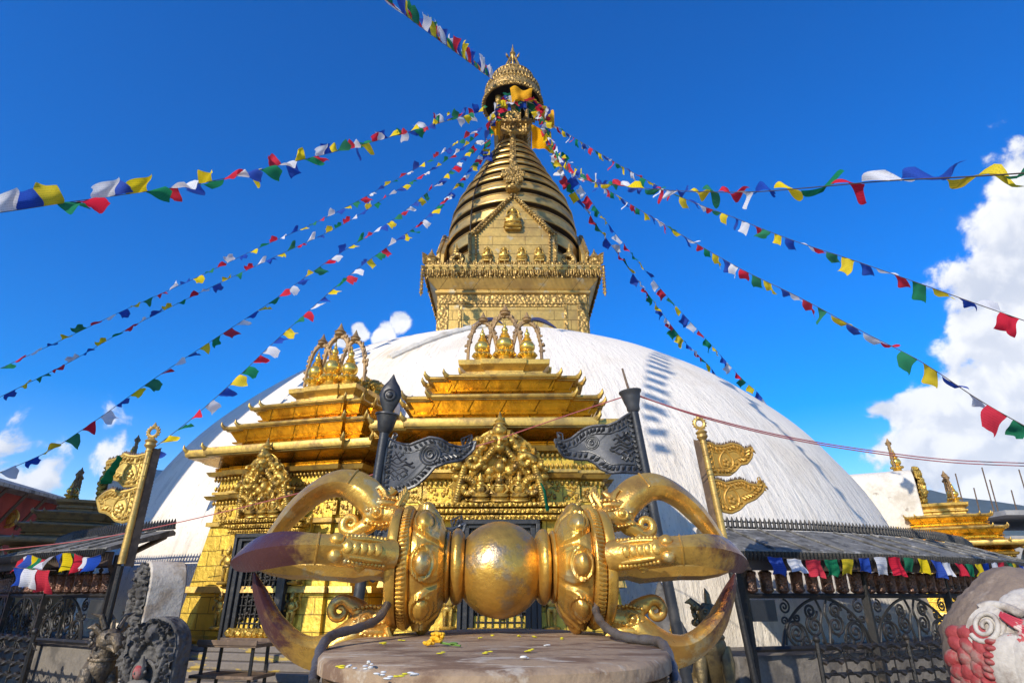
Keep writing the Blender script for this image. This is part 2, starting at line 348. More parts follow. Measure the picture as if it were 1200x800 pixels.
def dome_material():
    m = bpy.data.materials.new('limewashed_dome'); m.use_nodes = True; t = m.node_tree; t.nodes.clear()
    out = N(t, 'ShaderNodeOutputMaterial'); b = N(t, 'ShaderNodeBsdfPrincipled', i_Roughness=.92); t.links.new(b.outputs[0], out.inputs[0])
    b.inputs['Specular IOR Level'].default_value = .15
    tc = N(t, 'ShaderNodeTexCoord'); v = tc.outputs['Object']
    sp = N(t, 'ShaderNodeSeparateXYZ'); t.links.new(v, sp.inputs[0])
    ang = mth(t, 'ARCTAN2', sp.outputs[0], mth(t, 'MULTIPLY', sp.outputs[1], -1))
    cb = N(t, 'ShaderNodeCombineXYZ'); t.links.new(mth(t, 'MULTIPLY', ang, 10.5), cb.inputs[0]); t.links.new(mth(t, 'MULTIPLY', sp.outputs[2], .16), cb.inputs[1])
    cs = N(t, 'ShaderNodeCombineXYZ'); t.links.new(mth(t, 'MULTIPLY', ang, 11), cs.inputs[0]); t.links.new(mth(t, 'MULTIPLY', sp.outputs[2], .42), cs.inputs[1]); 
    streak = noise(t, cb.outputs[0], 5.5, 6, .65); lowz = ramp(t, sp.outputs[2], 2.0, 7.5, 1, .30)
    stain = noise(t, v, .55, 7, .6); fine = noise(t, cs.outputs[0], 7, 6, .7); speck = noise(t, cs.outputs[0], 17, 4, .65); pit = noise(t, cs.outputs[0], 34, 3, .6)
    col = mixc(t, mth(t, 'MULTIPLY', ramp(t, stain, .50, .70), .6), (.83, .75, .635), (.68, .58, .45))
    col = mixc(t, mth(t, 'MULTIPLY', mth(t, 'MULTIPLY', ramp(t, streak, .48, .64), lowz), .40), col, (.42, .37, .30))
    col = mixc(t, mth(t, 'MULTIPLY', ramp(t, speck, .60, .70), .55), col, (.38, .33, .27))
    col = mixc(t, mth(t, 'MULTIPLY', ramp(t, pit, .64, .72), .7), col, (.22, .19, .16))
    # saffron drips thrown near the top in front
    d2 = N(t, 'ShaderNodeVectorMath', operation='DISTANCE'); t.links.new(v, d2.inputs[0]); d2.inputs[1].default_value = (-2.6, -7.9, 7.0)
    sf = mth(t, 'MULTIPLY', ramp(t, d2.outputs['Value'], .15, 1.5, 1, 0), ramp(t, streak, .42, .62))
    col = mixc(t, mth(t, 'MULTIPLY', sf, .6), col, (.55, .40, .22))
    t.links.new(col, b.inputs['Base Color'])
    b1 = N(t, 'ShaderNodeBump', i_Strength=.7, i_Distance=.08); t.links.new(mth(t, 'MULTIPLY', streak, lowz), b1.inputs['Height'])
    b2 = N(t, 'ShaderNodeBump', i_Strength=.6, i_Distance=.05); t.links.new(fine, b2.inputs['Height']); t.links.new(b1.outputs[0], b2.inputs['Normal'])
    b3 = N(t, 'ShaderNodeBump', i_Strength=.7, i_Distance=.02); t.links.new(speck, b3.inputs['Height']); t.links.new(b2.outputs[0], b3.inputs['Normal'])
    t.links.new(b3.outputs[0], b.inputs['Normal'])
    return m
M['dome'] = dome_material()

# ------------------------------------------------------------------ ornament builders
def seated(mb, Mx, halo=True):
    """small seated figure, about 1 unit tall, facing -y, base at z=0"""
    mb.lathe([(.30, 0), (.36, .04), (.30, .09), (.34, .15), (.30, .16)], 14, Mx @ Matrix.Diagonal((1.1, .6, 1, 1)))
    mb.ball((0, -.05, .24), (.36, .20, .10), 12, 7, Mx)
    mb.ball((0, 0, .44), (.19, .13, .26), 12, 8, Mx)
    mb.ball((0, 0, .60), (.24, .12, .09), 12, 6, Mx)
    for s in (-1, 1):
        mb.tube([(s*.22, 0, .60), (s*.30, -.04, .42), (s*.16, -.15, .30), (0, -.17, .30)], [.07, .06, .05, .04], 6, Mx)
        mb.ball((s*.11, -.02, .80), .03, 6, 4, Mx)
    mb.ball((0, -.02, .80), (.11, .11, .13), 12, 8, Mx)
    mb.ball((0, -.13, .79), (.02, .03, .03), 6, 4, Mx)
    mb.lathe([(.10, .88), (.07, .95), (.03, 1.0), (.01, 1.05)], 8, Mx)
    if halo:
        mb.torus((0, .08, .72), .25, .035, 'Y', 18, 6, Mx)
def standing(mb, Mx):
    """standing deity about 1 unit tall, facing -y"""
    mb.lathe([(.20, 0), (.23, .04), (.18, .08)], 12, Mx)
    for s in (-1, 1):
        mb.tube([(s*.07, 0, .06), (s*.08, -.02, .28), (s*.08, 0, .48)], [.045, .05, .075], 7, Mx)
        mb.tube([(s*.14, 0, .74), (s*.23, -.02, .60), (s*.15, -.11, .52)], [.05, .04, .032], 6, Mx)
        mb.tube([(s*.14, .02, .74), (s*.26, .0, .80), (s*.24, -.03, .95)], [.045, .035, .03], 6, Mx)
    mb.ball((0, 0, .48), (.14, .09, .09), 10, 6, Mx); mb.ball((0, 0, .63), (.14, .09, .15), 10, 7, Mx)
    mb.ball((0, -.02, .86), (.075, .075, .09), 10, 7, Mx); mb.lathe([(.09, .91), (.06, .97), (.02, 1.05)], 8, Mx)
def relief_height(X, Z, prims):
    H = np.zeros_like(X)
    for p in prims:
        if p[0] == 'b':
            _, cx, cz, rx, rz, h = p
            d = ((X-cx)/rx)**2+((Z-cz)/rz)**2
            H = np.maximum(H, h*np.sqrt(np.clip(1-d, 0, 1)))
        else:
            _, pts, r, h = p
            pts = np.array(pts)
            for k in range(len(pts)):
                rr = r if not isinstance(r, tuple) else r[0]+(r[1]-r[0])*k/(len(pts)-1)
                d = ((X-pts[k, 0])**2+(Z-pts[k, 1])**2)/(rr*rr)
                H = np.maximum(H, h*np.sqrt(np.clip(1-d, 0, 1)))
    return H
def sp2(cx, cz, r0, r1, a0, a1, n=30): return [(p[0], p[2]) for p in spiral(cx, cz, r0, r1, a0, a1, n)]
def torana_prims(seed=1):
    r = random.Random(seed); pr = []
    # mask at the top, wings, coils, serpents, scrolls and three seated figures (unit width -.5...5, height 0..1)
    pr += [('b', 0, .80, .095, .10, .10), ('b', 0, .73, .05, .05, .13), ('b', -.05, .83, .025, .022, .13), ('b', .05, .83, .025, .022, .13), ('b', 0, .93, .06, .06, .09), ('b', 0, .985, .025, .04, .07)]
    for s in (-1, 1):
        pr += [('c', [(s*(.05+.02*k), .72-.028*k) for k in range(14)], (.026, .014), .075)]
        pr += [('c', sp2(s*.28, .55, .085, .03, 0, s*6.0), (.028, .018), .09)]
        pr += [('c', [(s*(.10+.014*k), .86-.012*k-.0012*k*k) for k in range(16)], .020, .06)]
        for k in range(7): pr.append(('b', s*(.13+.055*k), .80-.075*k, .045, .03, .06))
        pr += [('c', sp2(s*.36, .22, .13, .02, s*1.2+(0 if s > 0 else math.pi), s*7+(0 if s > 0 else math.pi)), (.028, .016), .09)]
        pr += [('c', [(s*(.47-.006*k), .05+.03*k) for k in range(15)], (.03, .03), .09), ('b', s*.46, .50, .05, .045, .11), ('b', s*.49, .46, .03, .02, .09)]
        pr += [('b', s*.20, .20, .055, .05, .07), ('b', s*.20, .13, .075, .03, .08), ('b', s*.20, .27, .025, .03, .09), ('c', sp2(s*.20, .24, .085, .085, 0, 6.28), .013, .06)]
        pr += [('b', s*.11, .42, .05, .05, .06), ('b', s*.17, .48, .03, .03, .07)]
    pr += [('b', 0, .22, .065, .07, .08), ('b', 0, .13, .09, .035, .09), ('b', 0, .31, .03, .035, .10), ('c', sp2(0, .26, .11, .11, 0, 6.28), .014, .065), ('b', 0, .47, .05, .07, .08)]
    for k in range(220):
        pr.append(('b', r.uniform(-.5, .5), r.uniform(.02, .95), r.uniform(.010, .024), r.uniform(.010, .024), r.uniform(.03, .075)))
    return pr
def outline_fn(tab):
    a = np.array(tab); return lambda z: np.interp(z, a[:, 0], a[:, 1])
def relief_plate(mb, w, h, prims, hw, Mx, nx=150, nz=150, depth=1.25, wob=.03):
    x = np.linspace(-.56, .56, nx); z = np.linspace(0, 1.03, nz); X, Z = np.meshgrid(x, z)
    edge = hw(Z)*(1+wob*np.sin(Z*60))+wob*.3*np.sin(Z*31+1)
    mask = np.abs(X) <= edge
    H = relief_height(X, Z, prims)*depth
    mb.grid(X*w, -H*w, Z*h, mask, Mx)
TORANA = outline_fn([(0, .50), (.1, .52), (.25, .54), (.40, .52), (.55, .47), (.68, .40), (.78, .32), (.86, .22), (.92, .13), (.96, .08), (1.0, .035), (1.03, 0)])

def small_finial(parent, x, y, z, s=1.0):
    mb = MB(); Mx = T(x, y, z, s=s)
    mb.lathe([(.13, 0), (.14, .03), (.10, .06), (.09, .09), (.12, .11)], 20, Mx)
    for k in range(10):
        a = 2*math.pi*k/10
        mb.ball((.115*math.cos(a), .115*math.sin(a), .135), (.045, .045, .032), 8, 6, Mx)
    mb.lathe([(.10, .14), (.06, .165), (.07, .185), (.105, .21), (.122, .255), (.118, .30), (.09, .345), (.055, .365), (.062, .375), (.075, .385), (.062, .40), (.05, .41), (.058, .42), (.048, .435), (.03, .445), (.04, .46), (.045, .485), (.035, .51), (.018, .53), (.022, .55), (.012, .57), (.004, .61)], 22, Mx)
    o = mb.build('finial', M['bright'], parent)
    ar = MB(); pts = []
    for k in range(25):
        t = -1+2*k/24; a = math.pi*(.5-.5*t)
        px = .21*math.cos(a)*(1.0 if abs(t) < .8 else 1.05); pz = .10+.62*math.sin(a)**.75 if math.sin(a) > 0 else .10
        pts.append((px, .06, pz))
    ar.tube(pts, .026, 7, Mx)
    for k, p in enumerate(pts[1:-1]):
        for q in range(4):
            ar.ball((p[0]*(1.02+.05*q)+rnd.uniform(-.02, .02), p[1]+rnd.uniform(-.02, .02), p[2]+rnd.uniform(-.01, .025)), (rnd.uniform(.015, .03), .018, rnd.uniform(.02, .035)), 6, 5, Mx)
    ar.lathe([(.03, .70), (.075, .735), (.065, .76), (.08, .775), (.05, .80), (.035, .83), (.02, .86), (.005, .90)], 10, T(x, y+.06*s, z, s=s))
    ar.build('flame_arch', M['dullbrown'], o)
    return o

# ------------------------------------------------------------------ ground and distance
g = MB(); pr = []
for r_ in (0, 6, 14, 30, 80, 250, 900, 4000): pr.append([(r_*math.cos(2*math.pi*k/48), 12+r_*math.sin(2*math.pi*k/48), 0 if r_ < 60 else -(r_-60)*.05) for k in range(48)])
g.loft(pr, caps=False); tag(g.build('ground', M['ground']), kind='structure')
hl = MB(); rings = []
na = 90
for j, (dist, k_) in enumerate(((1250, 0), (1450, .55), (1700, 1.0), (2100, .75))):
    ring = []
    for i in range(na):
        a = R(-75+150*i/(na-1))
        hgt = 205+35*math.sin(a*5+.6)+22*math.sin(a*13)+12*math.sin(a*31+2)+6*math.sin(a*67)
        ring.append((dist*math.sin(a), dist*math.cos(a), -80+k_*(hgt+80)))
    rings.append(ring)
hl.loft(rings, closed=False); tag(hl.build('hills', M['hill'], smooth=60), kind='structure')

# ------------------------------------------------------------------ the stupa
CX, CY = .03, 20.0
stupa = thing('stupa', 'huge white limewashed dome with gilded square tower, ringed spire and crown', 'stupa', (CX, CY, 0))
def radial(phi, rho): return (CX+rho*math.sin(R(phi)), CY-rho*math.cos(R(phi)))
mb = MB(); prof = [(11.05, 0)]
for k in range(0, 61):
    a = k/60*math.pi/2
    prof.append((max(11.05*math.cos(a), .02), .4+9.06*math.sin(a)))
def domewob(t, i, r): return r*(1+.0022*math.sin(t*7+i*.3)+.0016*math.sin(t*17-i*.5))
mb.lathe(prof, 160, T(-.23, 0, 0), rad=domewob); dome = mb.build('dome', M['dome'], stupa, smooth=60)
# plaster ridges left by garlands on the shoulder of the dome
def on_dome(phi, z, lift=.02):
    r = 11.05*math.sqrt(max(0, 1-((z-.4)/9.06)**2)); return ((r+lift)*math.sin(R(phi))-.23, -(r+lift)*math.cos(R(phi)), z+lift*.5)
mb = MB(); mb.tube([on_dome(-17+14*k/24, 6.35+1.55*math.sin(math.pi/2*k/24), .0) for k in range(25)], [.10+.02*math.sin(k*2.1) for k in range(25)], 8)
mb.build('plaster_ridge', M['whitewash'], dome)

tb = MB(); h0, h1 = 2.42, 2.46
def sq(h, z): return [(-h, -h, z), (h, -h, z), (h, h, z), (-h, h, z)]
tb.loft([sq(2.42, 8.6), sq(2.46, 10.75)]); tower = tb.build('tower_base', M['oldbrass'], stupa, bevel=.02)
fr = MB()                                              # raised frames on each face
for k in range(4):
    Mx = T(rz=k*math.pi/2)
    for s in (-1, 1):
        fr.box((s*2.27, -2.455, 9.7), (.32, .05, 2.1), Mx); fr.box((s*1.72, -2.455, 9.55), (.10, .05, 1.75), Mx)
    fr.box((0, -2.468, 10.58), (4.85, .06, .32), Mx); fr.box((0, -2.455, 10.36), (3.3, .05, .07), Mx)
fr.build('face_frame', M['oldornate'], tower)
for k in range(4):
    for s in (-1, 1):
        eb = MB(); eb.tube([(s*(.35+1.05*q/14), -2.465, 9.72+.22*math.sin(math.pi*(q/14)**.8)-.16*(q/14)) for q in range(15)], [.02+.05*math.sin(math.pi*q/14) for q in range(15)], 8, T(rz=k*math.pi/2), flat=1)
        eb.build('eyebrow', M['eyeblue'], tower)
        ey = MB(); ey.ball((s*.9, -2.46, 9.40), (.42, .05, .14), 16, 8, T(rz=k*math.pi/2)); ey.build('eye', M['whitepaint'], tower)
cb = MB()
cb.loft([sq(2.47, 10.75), sq(2.56, 10.80), sq(2.56, 10.88), sq(2.50, 10.92), sq(2.74, 11.14), sq(2.80, 11.22), sq(2.66, 11.24), sq(2.66, 11.42), sq(2.86, 11.46), sq(2.90, 11.60), sq(2.90, 11.66), sq(2.6, 11.70)])
corn = cb.build('cornice', M['oldbrass'], stupa, bevel=.012)
fg = MB()                                              # hanging fringe and leaf crest
for k in range(4):
    Mx = T(rz=k*math.pi/2)
    for i in range(74):
        x = -2.86+5.72*i/73
        L = .12+.08*abs(math.sin(i*.9))+rnd.uniform(0, .05)
        fg.tube([(x, -2.885, 11.47), (x+rnd.uniform(-.02, .02), -2.90, 11.45-L*.5), (x+rnd.uniform(-.03, .03), -2.89, 11.45-L)], [.028, .036, .012], 5, Mx)
        if i % 2: fg.ball((x, -2.89, 11.42-L), (.036, .03, .045), 6, 5, Mx)
        fg.ball((x, -2.86, 11.69+rnd.uniform(-.02, .04)), (.045, .04, .06+.03*abs(math.sin(i*.5))), 6, 5, Mx)
        if i % 3 == 0:
            fg.ball((x, -2.87, 11.78), (.03, .03, .06), 6, 5, Mx); fg.ball((x, -2.92, 11.56), (.05, .03, .05), 6, 5, Mx)
fg.build('fringe', M['oldornate'], corn)
for sx in (-1, 1):
    for sy in (-1, 1):
        co = MB(); Mx = T(sx*2.72, sy*2.72, 11.66)
        co.lathe([(.20, 0), (.17, .08), (.22, .14), (.20, .26), (.24, .30), (.16, .38), (.10, .48), (.04, .58), (.01, .70)], 14, Mx)
        for k in range(5): co.tube([(sx*.10, sy*.10, .02+.08*k), (sx*.22, sy*.22, .05+.08*k), (sx*(.25+.008*k), sy*(.25+.008*k), .12+.07*k)], [.04, .045, .01], 6, Mx)
        for k in range(9):
            q = .12*k; co.tube([(sx*.2, sy*.2, -.1-q), (sx*.25, sy*.25, -.14-q+.03), (sx*.23, sy*.23, -.24-q)], [.05, .05, .015], 6, Mx)
        co.build('corner_finial', M['oldornate'], corn)
        st = MB(); Mx = T(sx*1.95, sy*2.3 if True else 0, 11.68)
        st.lathe([(.19, 0), (.19, .08)]+[q for k in range(8) for q in ((.175-.008*k, .09+.1*k), (.19-.010*k, .12+.1*k), (.175-.012*k, .17+.1*k))]+[(.10, .92), (.05, 1.02), (.02, 1.16)], 16, Mx)
        st.build('corner_stupa', M['oldbrass'], corn)
# gables on the four sides with small seated figures
gout = [(-1.43, 11.66), (-1.47, 12.95), (0, 14.62), (1.47, 12.95), (1.43, 11.66)]
for k in range(4):
    gb = MB(); Mx = T(rz=k*math.pi/2); gb.prism(gout, -2.62, -2.46, Mx); gable = gb.build('gable', M['oldbrass'], stupa, bevel=.015)
    bd = MB()
    def edge(p, q, w=.07):
        p = Vector((p[0], -2.66, p[1])); q = Vector((q[0], -2.66, q[1])); bd.tube([p, q], w, 6, Mx)
        n = int((q-p).length/.11)
        for i in range(n+1): bd.ball(p.lerp(q, i/n)+Vector((0, -.06, 0)), .042, 6, 5, Mx)
    for a, b in zip(gout[:-1], gout[1:]):
        edge(a, b); edge((a[0]*.86, 11.8+(a[1]-11.66)*.93), (b[0]*.86, 11.8+(b[1]-11.66)*.93), .035)
    bd.build('gable_border', M['oldornate'], gable)
    for (fx, fz, s_) in ((0, 13.2, .85), (-.86, 11.95, .50), (-.30, 11.95, .50), (.30, 11.95, .50), (.88, 11.95, .50)):
        fb = MB(); fb.box((fx, -2.70, fz-.03), (.62*s_, .16, .07), Mx); seated(fb, Mx @ T(fx, -2.72, fz, s=s_)); fb.build('seated_figure', M['relief'], gable)
    for s in (-1, 1):
        sb = MB(); Mq = Mx @ T(s*1.82, -2.55, 11.68); sb.tube(spiral(0, .36, .30, .05, -1.6, -1.6+s*6.5), [.09]*20+[.07]*6, 7, Mq); sb.tube([(-s*.3, 0, .05), (0, 0, .08), (s*.2, 0, .3)], .09, 7, Mq)
        sb.build('scroll_bracket', M['oldornate'], gable)
# thirteen stage spire
tz = np.array([11.7, 12.6, 13.7, 14.3, 15.0, 15.62, 16.24, 16.95, 17.6, 18.34, 18.83, 19.33]); tr = np.array([2.32, 2.47, 2.54, 2.51, 2.42, 2.26, 1.98, 1.62, 1.32, .98, .71, .46])
core = MB(); core.lathe([(float(np.interp(z, tz, tr))*.86-.12, z) for z in np.linspace(11.6, 19.3, 30)], 48); spire = core.build('spire_core', M['nearblack'], stupa)
z = 12.25; hgt = .80
for k in range(12):
    zb, zt = z, z+hgt*.63
    if zt > 19.35: break
    rb, rt = float(np.interp(zb, tz, tr)), float(np.interp(zt, tz, tr))
    rg = MB(); rg.lathe([(rb-.03, zb+.02), (rb-.02, zb), (rb+.01, zb+.02), (rb+.015, zb+.06), (rb-.01, zb+.075), (rt-.01, zt-.06), (rt+.015, zt-.04), (rt, zt), (rt*.82, zt+.05)], 72)
    rg = rg.build('spire_ring', M['ring'], stupa)
    so = MB(); so.lathe([(rb*.78, zb+.03), (rb-.025, zb+.012), (rb-.03, zb+.03), (rb*.78, zb+.05)], 56); so.build('soffit', M['nearblack'], rg)  # underside of the ring, coloured near-black apart from its brass band
    z += hgt; hgt *= .935
sp = MB()                                              # the ornate strip down the front, and the cable beside it
def spt(z_, off=.06): return float(np.interp(z_, tz, tr))+off
for k in range(24):
    z0_ = 15.3+4.0*k/24; z1_ = 15.3+4.0*(k+1)/24
    sp.add([(-.12, -spt(z0_), z0_), (.12, -spt(z0_), z0_), (.12, -spt(z1_), z1_), (-.12, -spt(z1_), z1_), (-.12, -spt(z0_)+.08, z0_), (.12, -spt(z0_)+.08, z0_), (.12, -spt(z1_)+.08, z1_), (-.12, -spt(z1_)+.08, z1_)],
           [(0, 1, 2, 3), (0, 3, 7, 4), (1, 5, 6, 2)])
    sp.ball((0, -spt((z0_+z1_)/2, .1), (z0_+z1_)/2), (.07, .04, .05), 6, 5)
for k in range(46):
    a = k*2.4; q = .42*math.sqrt(k/46); zz = 15.75+q*math.sin(a)*1.25
    sp.ball((q*math.cos(a), -spt(zz, .12), zz), rnd.uniform(.05, .10), 7, 5)
for k in range(8): sp.ball((rnd.uniform(-.05, .05), -spt(16.2+.16*k, .12), 16.2+.16*k), (.16-.012*k, .07, .1), 8, 6)
sp.lathe([(.12, 0), (.24, .06), (.28, .14), (.15, .24), (.06, .32)], 14, T(0, -spt(15.0, .10), 14.85))
sp.build('spire_ornament', M['oldornate'], spire)
cb_ = MB(); cb_.tube([(-spt(z_, .05)*math.sin(.62), -spt(z_, .05)*math.cos(.62), z_) for z_ in np.linspace(12.2, 19.3, 26)], .022, 6); cb_.build('cable', M['nearblack'], spire)
# gallery, crown and pinnacle
gl = MB()
gl.loft([sq(.62, 19.15), sq(.72, 19.25), sq(.72, 19.36), sq(.64, 19.42), sq(.64, 19.62), sq(.80, 19.72), sq(.80, 19.84), sq(.7, 19.88)])
for s in (-1, 1):
    for t_ in (-1, 1):
        gl.lathe([(.10, 0), (.12, .08), (.08, .14), (.085, .75), (.12, .84), (.10, .95), (.14, 1.15), (.14, 1.35)], 10, T(s*.6, t_*.6, 19.86))
    for k in range(6):
        gl.lathe([(.04, 0), (.055, .1), (.035, .2), (.05, .26)], 8, T(-.55+.22*k, s*.68, 19.38))
for k in range(60):
    gl.ball((rnd.uniform(-.75, -.40), -.66+rnd.uniform(-.06, .04), rnd.uniform(19.9, 20.5)), rnd.uniform(.04, .09), 7, 5)
gl.box((0, 0, 20.5), (.7, .7, 1.2))
gal = gl.build('gallery', M['oldornate'], stupa)
cr = MB(); cr.lathe([(1.20, 21.30), (1.28, 21.26), (1.30, 21.42), (1.22, 21.8), (1.12, 22.15), (.98, 22.5), (.86, 22.7), (.74, 22.9), (.5, 23.05), (.2, 23.15), (.05, 23.2)], 56, caps=False)
crown = cr.build('crown', M['oldornate'], stupa)
ins = MB(); ins.lathe([(1.20, 21.31), (1.1, 21.9), (.9, 22.4), (.5, 22.6), (.05, 22.65)], 40, caps=False); ins.build('crown_lining', M['nearblack'], crown)
fl = MB()
for (zz, rr, hh, nn) in ((21.34, 1.30, .16, 54), (22.02, 1.185, .20, 46), (22.62, .93, .20, 36), (22.98, .66, .12, 26)):
    for k in range(nn):
        a = 2*math.pi*k/nn
        fl.ball((rr*math.cos(a), rr*math.sin(a), zz), (.06, .06, hh*.55), 6, 5); fl.ball((rr*1.02*math.cos(a+.05), rr*1.02*math.sin(a+.05), zz-hh*.6), (.045, .045, hh*.35), 6, 5)
    fl.torus((0, 0, zz+hh*.5), rr, .035, 'Z', 48, 6)
fl.build('crown_frill', M['oldornate'], crown)
pn = MB()
for k in range(4):
    a = math.pi/4+k*math.pi/2; c_, s_ = math.cos(a), math.sin(a)
    pn.tube([(.52*c_, .52*s_, 23.0), (.36*c_, .36*s_, 23.5), (.14*c_, .14*s_, 24.1), (.05*c_, .05*s_, 24.3)], [.05, .05, .04, .03], 7)
    pn.tube([(.22*c_, .22*s_, 23.9), (.36*c_, .36*s_, 24.0), (.42*c_, .42*s_, 24.12)], [.03, .06, .01], 6)
pn.lathe([(.16, 23.1), (.10, 23.3), (.06, 23.6), (.05, 24.0), (.10, 24.1), (.13, 24.2), (.09, 24.32), (.14, 24.38), (.10, 24.5), (.05, 24.62), (.06, 24.68), (.03, 24.8), (.008, 25.0)], 14)
pn.build('pinnacle', M['oldornate'], stupa)

# ------------------------------------------------------------------ shrines round the dome
def plan(h, z, cy=1.3, b=.74, p=.085, pb=None):
    w = b*h; q = p
    return [(-h, cy-h, z), (-w, cy-h, z), (-w, cy-h-q, z), (w, cy-h-q, z), (w, cy-h, z), (h, cy-h, z), (h, cy-w, z), (h+q, cy-w, z), (h+q, cy+w, z), (h, cy+w, z), (h, cy+h, z), (-h, cy+h, z), (-h, cy+w, z), (-h-q, cy+w, z), (-h-q, cy-w, z), (-h, cy-w, z)]
def horns(mb, h, z, cy=1.3, b=.74, p=.085, s=1.):
    w = b*h
    pts = [(-h, cy-h, -1, -1), (h, cy-h, 1, -1), (-w, cy-h-p, -1, -1), (w, cy-h-p, 1, -1), (h+p, cy-w, 1, -1), (-h-p, cy-w, -1, -1), (h+p, cy+w, 1, 1), (-h-p, cy+w, -1, 1), (h, cy+h, 1, 1), (-h, cy+h, -1, 1)]
    for x, y, dx, dy in pts:
        mb.tube([(x-dx*.10, y-dy*.10, z-.01), (x, y, z), (x+dx*.035*s, y+dy*.035*s, z+.05*s), (x+dx*.04*s, y+dy*.04*s, z+.11*s)], [.035*s, .045*s, .030*s, .006], 6)
def shrine(label, loc, rz, seed, aged=False, sc=1.0, block=4.80, tw=1.16, fs=1.0, wx=1.0):
    r = thing('shrine', label, 'shrine', loc, rz, 'gilded shrines built against the dome'); r.scale = (sc*wx, sc, sc)
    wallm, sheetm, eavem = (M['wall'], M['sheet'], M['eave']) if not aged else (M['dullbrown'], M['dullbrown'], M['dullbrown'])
    # plinth
    b = MB(); cy = 1.3
    for k, (h, z0, z1) in enumerate(((2.35, 0, .62), (2.12, .62, .74), (1.98, .74, .84), (1.86, .84, .93), (1.74, .93, 1.02), (1.64, 1.02, 1.10))):
        b.loft([plan(h, z0, cy), plan(h, z1, cy)])
    b.build('plinth', M['steps'], r, bevel=.012)
    w = MB()
    w.loft([plan(1.58, 1.10), plan(1.60, 1.14), plan(1.52, 1.17), plan(1.47, 1.20), plan(1.30, 2.72), plan(1.29, 3.50)])
    wall = w.build('wall', wallm, r)
    mo = MB()
    for (h0_, z0, h1_, z1) in ((1.50, 1.74, 1.48, 1.82), (1.36, 2.66, 1.36, 2.72), (1.40, 3.05, 1.44, 3.10), (1.36, 3.13, 1.36, 3.17), (1.42, 3.40, 1.46, 3.46)):
        mo.loft([plan(h0_-.08, z0-.01), plan(h0_, z0), plan(h1_, z1), plan(h1_-.10, z1+.01)])
    mo.build('moulding', eavem, wall)
    be = MB()
    for z_, h_ in ((3.00, 1.335), (3.22, 1.34), (3.36, 1.36)):
        for face in range(3):
            for i in range(42):
                x = -h_+2*h_*(i+.5)/42
                pf = .065 if abs(x) < .74*h_ else 0
                q = (x, cy-h_-pf, z_) if face == 0 else ((h_+pf, cy+x, z_) if face == 1 else (-h_-pf, cy+x, z_))
                be.ball(q, (.024, .024, .034), 6, 5)
    for face in range(3):                              # frieze panels
        for i in range(11):
            x = -1.15+.23*i; pf = .07 if abs(x) < .95 else .012
            c = (x, cy-1.295-pf, 2.87) if face == 0 else ((1.295+pf, cy+x, 2.87) if face == 1 else (-1.295-pf, cy+x, 2.87))
            sz = (.20, .03, .20) if face == 0 else (.03, .20, .20)
            be.box(c, sz)
            for k in range(14):
                d_ = (rnd.uniform(-.08, .08), rnd.uniform(-.08, .08)); rr = rnd.uniform(.014, .030)
                be.ball((c[0]+d_[0], c[1]-.017, c[2]+d_[1]) if face == 0 else (c[0]+(.017 if face == 1 else -.017), c[1]+d_[0], c[2]+d_[1]), rr, 6, 4)
    be.build('frieze', M['relief'] if not aged else M['oldornate'], wall)
    # door
    d = MB(); fy = cy-1.50
    d.box((0, fy+.03, 1.86), (.66, .12, 1.36)); door = d.build('door', M['lattice'], r)
    lt = MB()
    for i in range(7): lt.box((-.255+.085*i, fy-.05, 1.85), (.016, .03, 1.3))
    for i in range(12): lt.tube([(-.29, fy-.05, 1.25+.108*i), (.29, fy-.05, 1.25+.108*i)], .010, 6)
    for i in range(60): lt.ball((rnd.uniform(-.28, .28), fy-.05, rnd.uniform(1.25, 2.45)), rnd.uniform(.015, .035), 6, 5)
    lt.build('lattice', M['iron'], door)
    df = MB()
    for k, (wd, pr_, th) in enumerate(((.34, -.04, .07), (.41, -.08, .07), (.47, -.11, .05))):
        for s in (-1, 1): df.box((s*wd, fy+pr_+.03, 1.84), (th, .16, 1.40))
        df.box((0, fy+pr_+.03, 2.40+.045*k), (2*wd+th, .16, .07))
    df.build('door_frame', M['black'], door, bevel=.008)
    for s in (-1, 1):
        lv = MB(); lv.box((s*.61, fy+.03, 1.90), (.19, .10, 1.50)); lv.box((s*.61, fy+.00, 1.24), (.24, .16, .10)); lv.box((s*.61, fy, 1.78), (.23, .14, .06))
        lv.build('pilaster', wallm, r, bevel=.01)
    for s in (-1, 1):
        for z_, h_ in ((1.28, .46), (1.84, .50)):
            f = MB(); standing(f, T(s*.61, fy-.08, z_, s=h_)); f.build('deity_figure', M['relief'], r)
    if not aged:
        sl = MB()                                      # threshold scallop
        Xs, Zs = np.meshgrid(np.linspace(-.5, .5, 40), np.linspace(0, 1, 16))
        sl.grid(Xs*.9, fy-.10-.03*np.cos(Zs*9)-.02*np.sin(Xs*60)*1.0, 1.12+.16*Zs, np.abs(Xs) < .5*np.sqrt(np.clip(Zs+.05, 0, 1))); sl.build('threshold_apron', M['ornate'], r, solid=.03)
    # beams under the torana
    bm_ = MB()
    for (z_, hw_, yy, hh) in ((2.54, .66*tw, fy-.06, .06), (2.61, .72*tw, fy-.10, .055), (2.68, .78*tw, fy-.14, .05)):
        bm_.box((0, yy, z_), (2*hw_, .22, hh))
        for i in range(30): bm_.ball((-hw_+2*hw_*(i+.5)/30, yy-.115, z_), .020, 6, 5)
    for s in (-1, 1):
        bm_.tube([(s*.74*tw, fy-.12, 2.64), (s*.82*tw, fy-.16, 2.66), (s*.88*tw, fy-.18, 2.74)], [.05, .055, .02], 8)
    bm_.build('lintel', M['ornate'] if not aged else M['oldornate'], r, bevel=.006)
    to = MB(); relief_plate(to, tw, .98, torana_prims(seed), TORANA, T(0, fy-.10, 2.70, rx=R(16)))
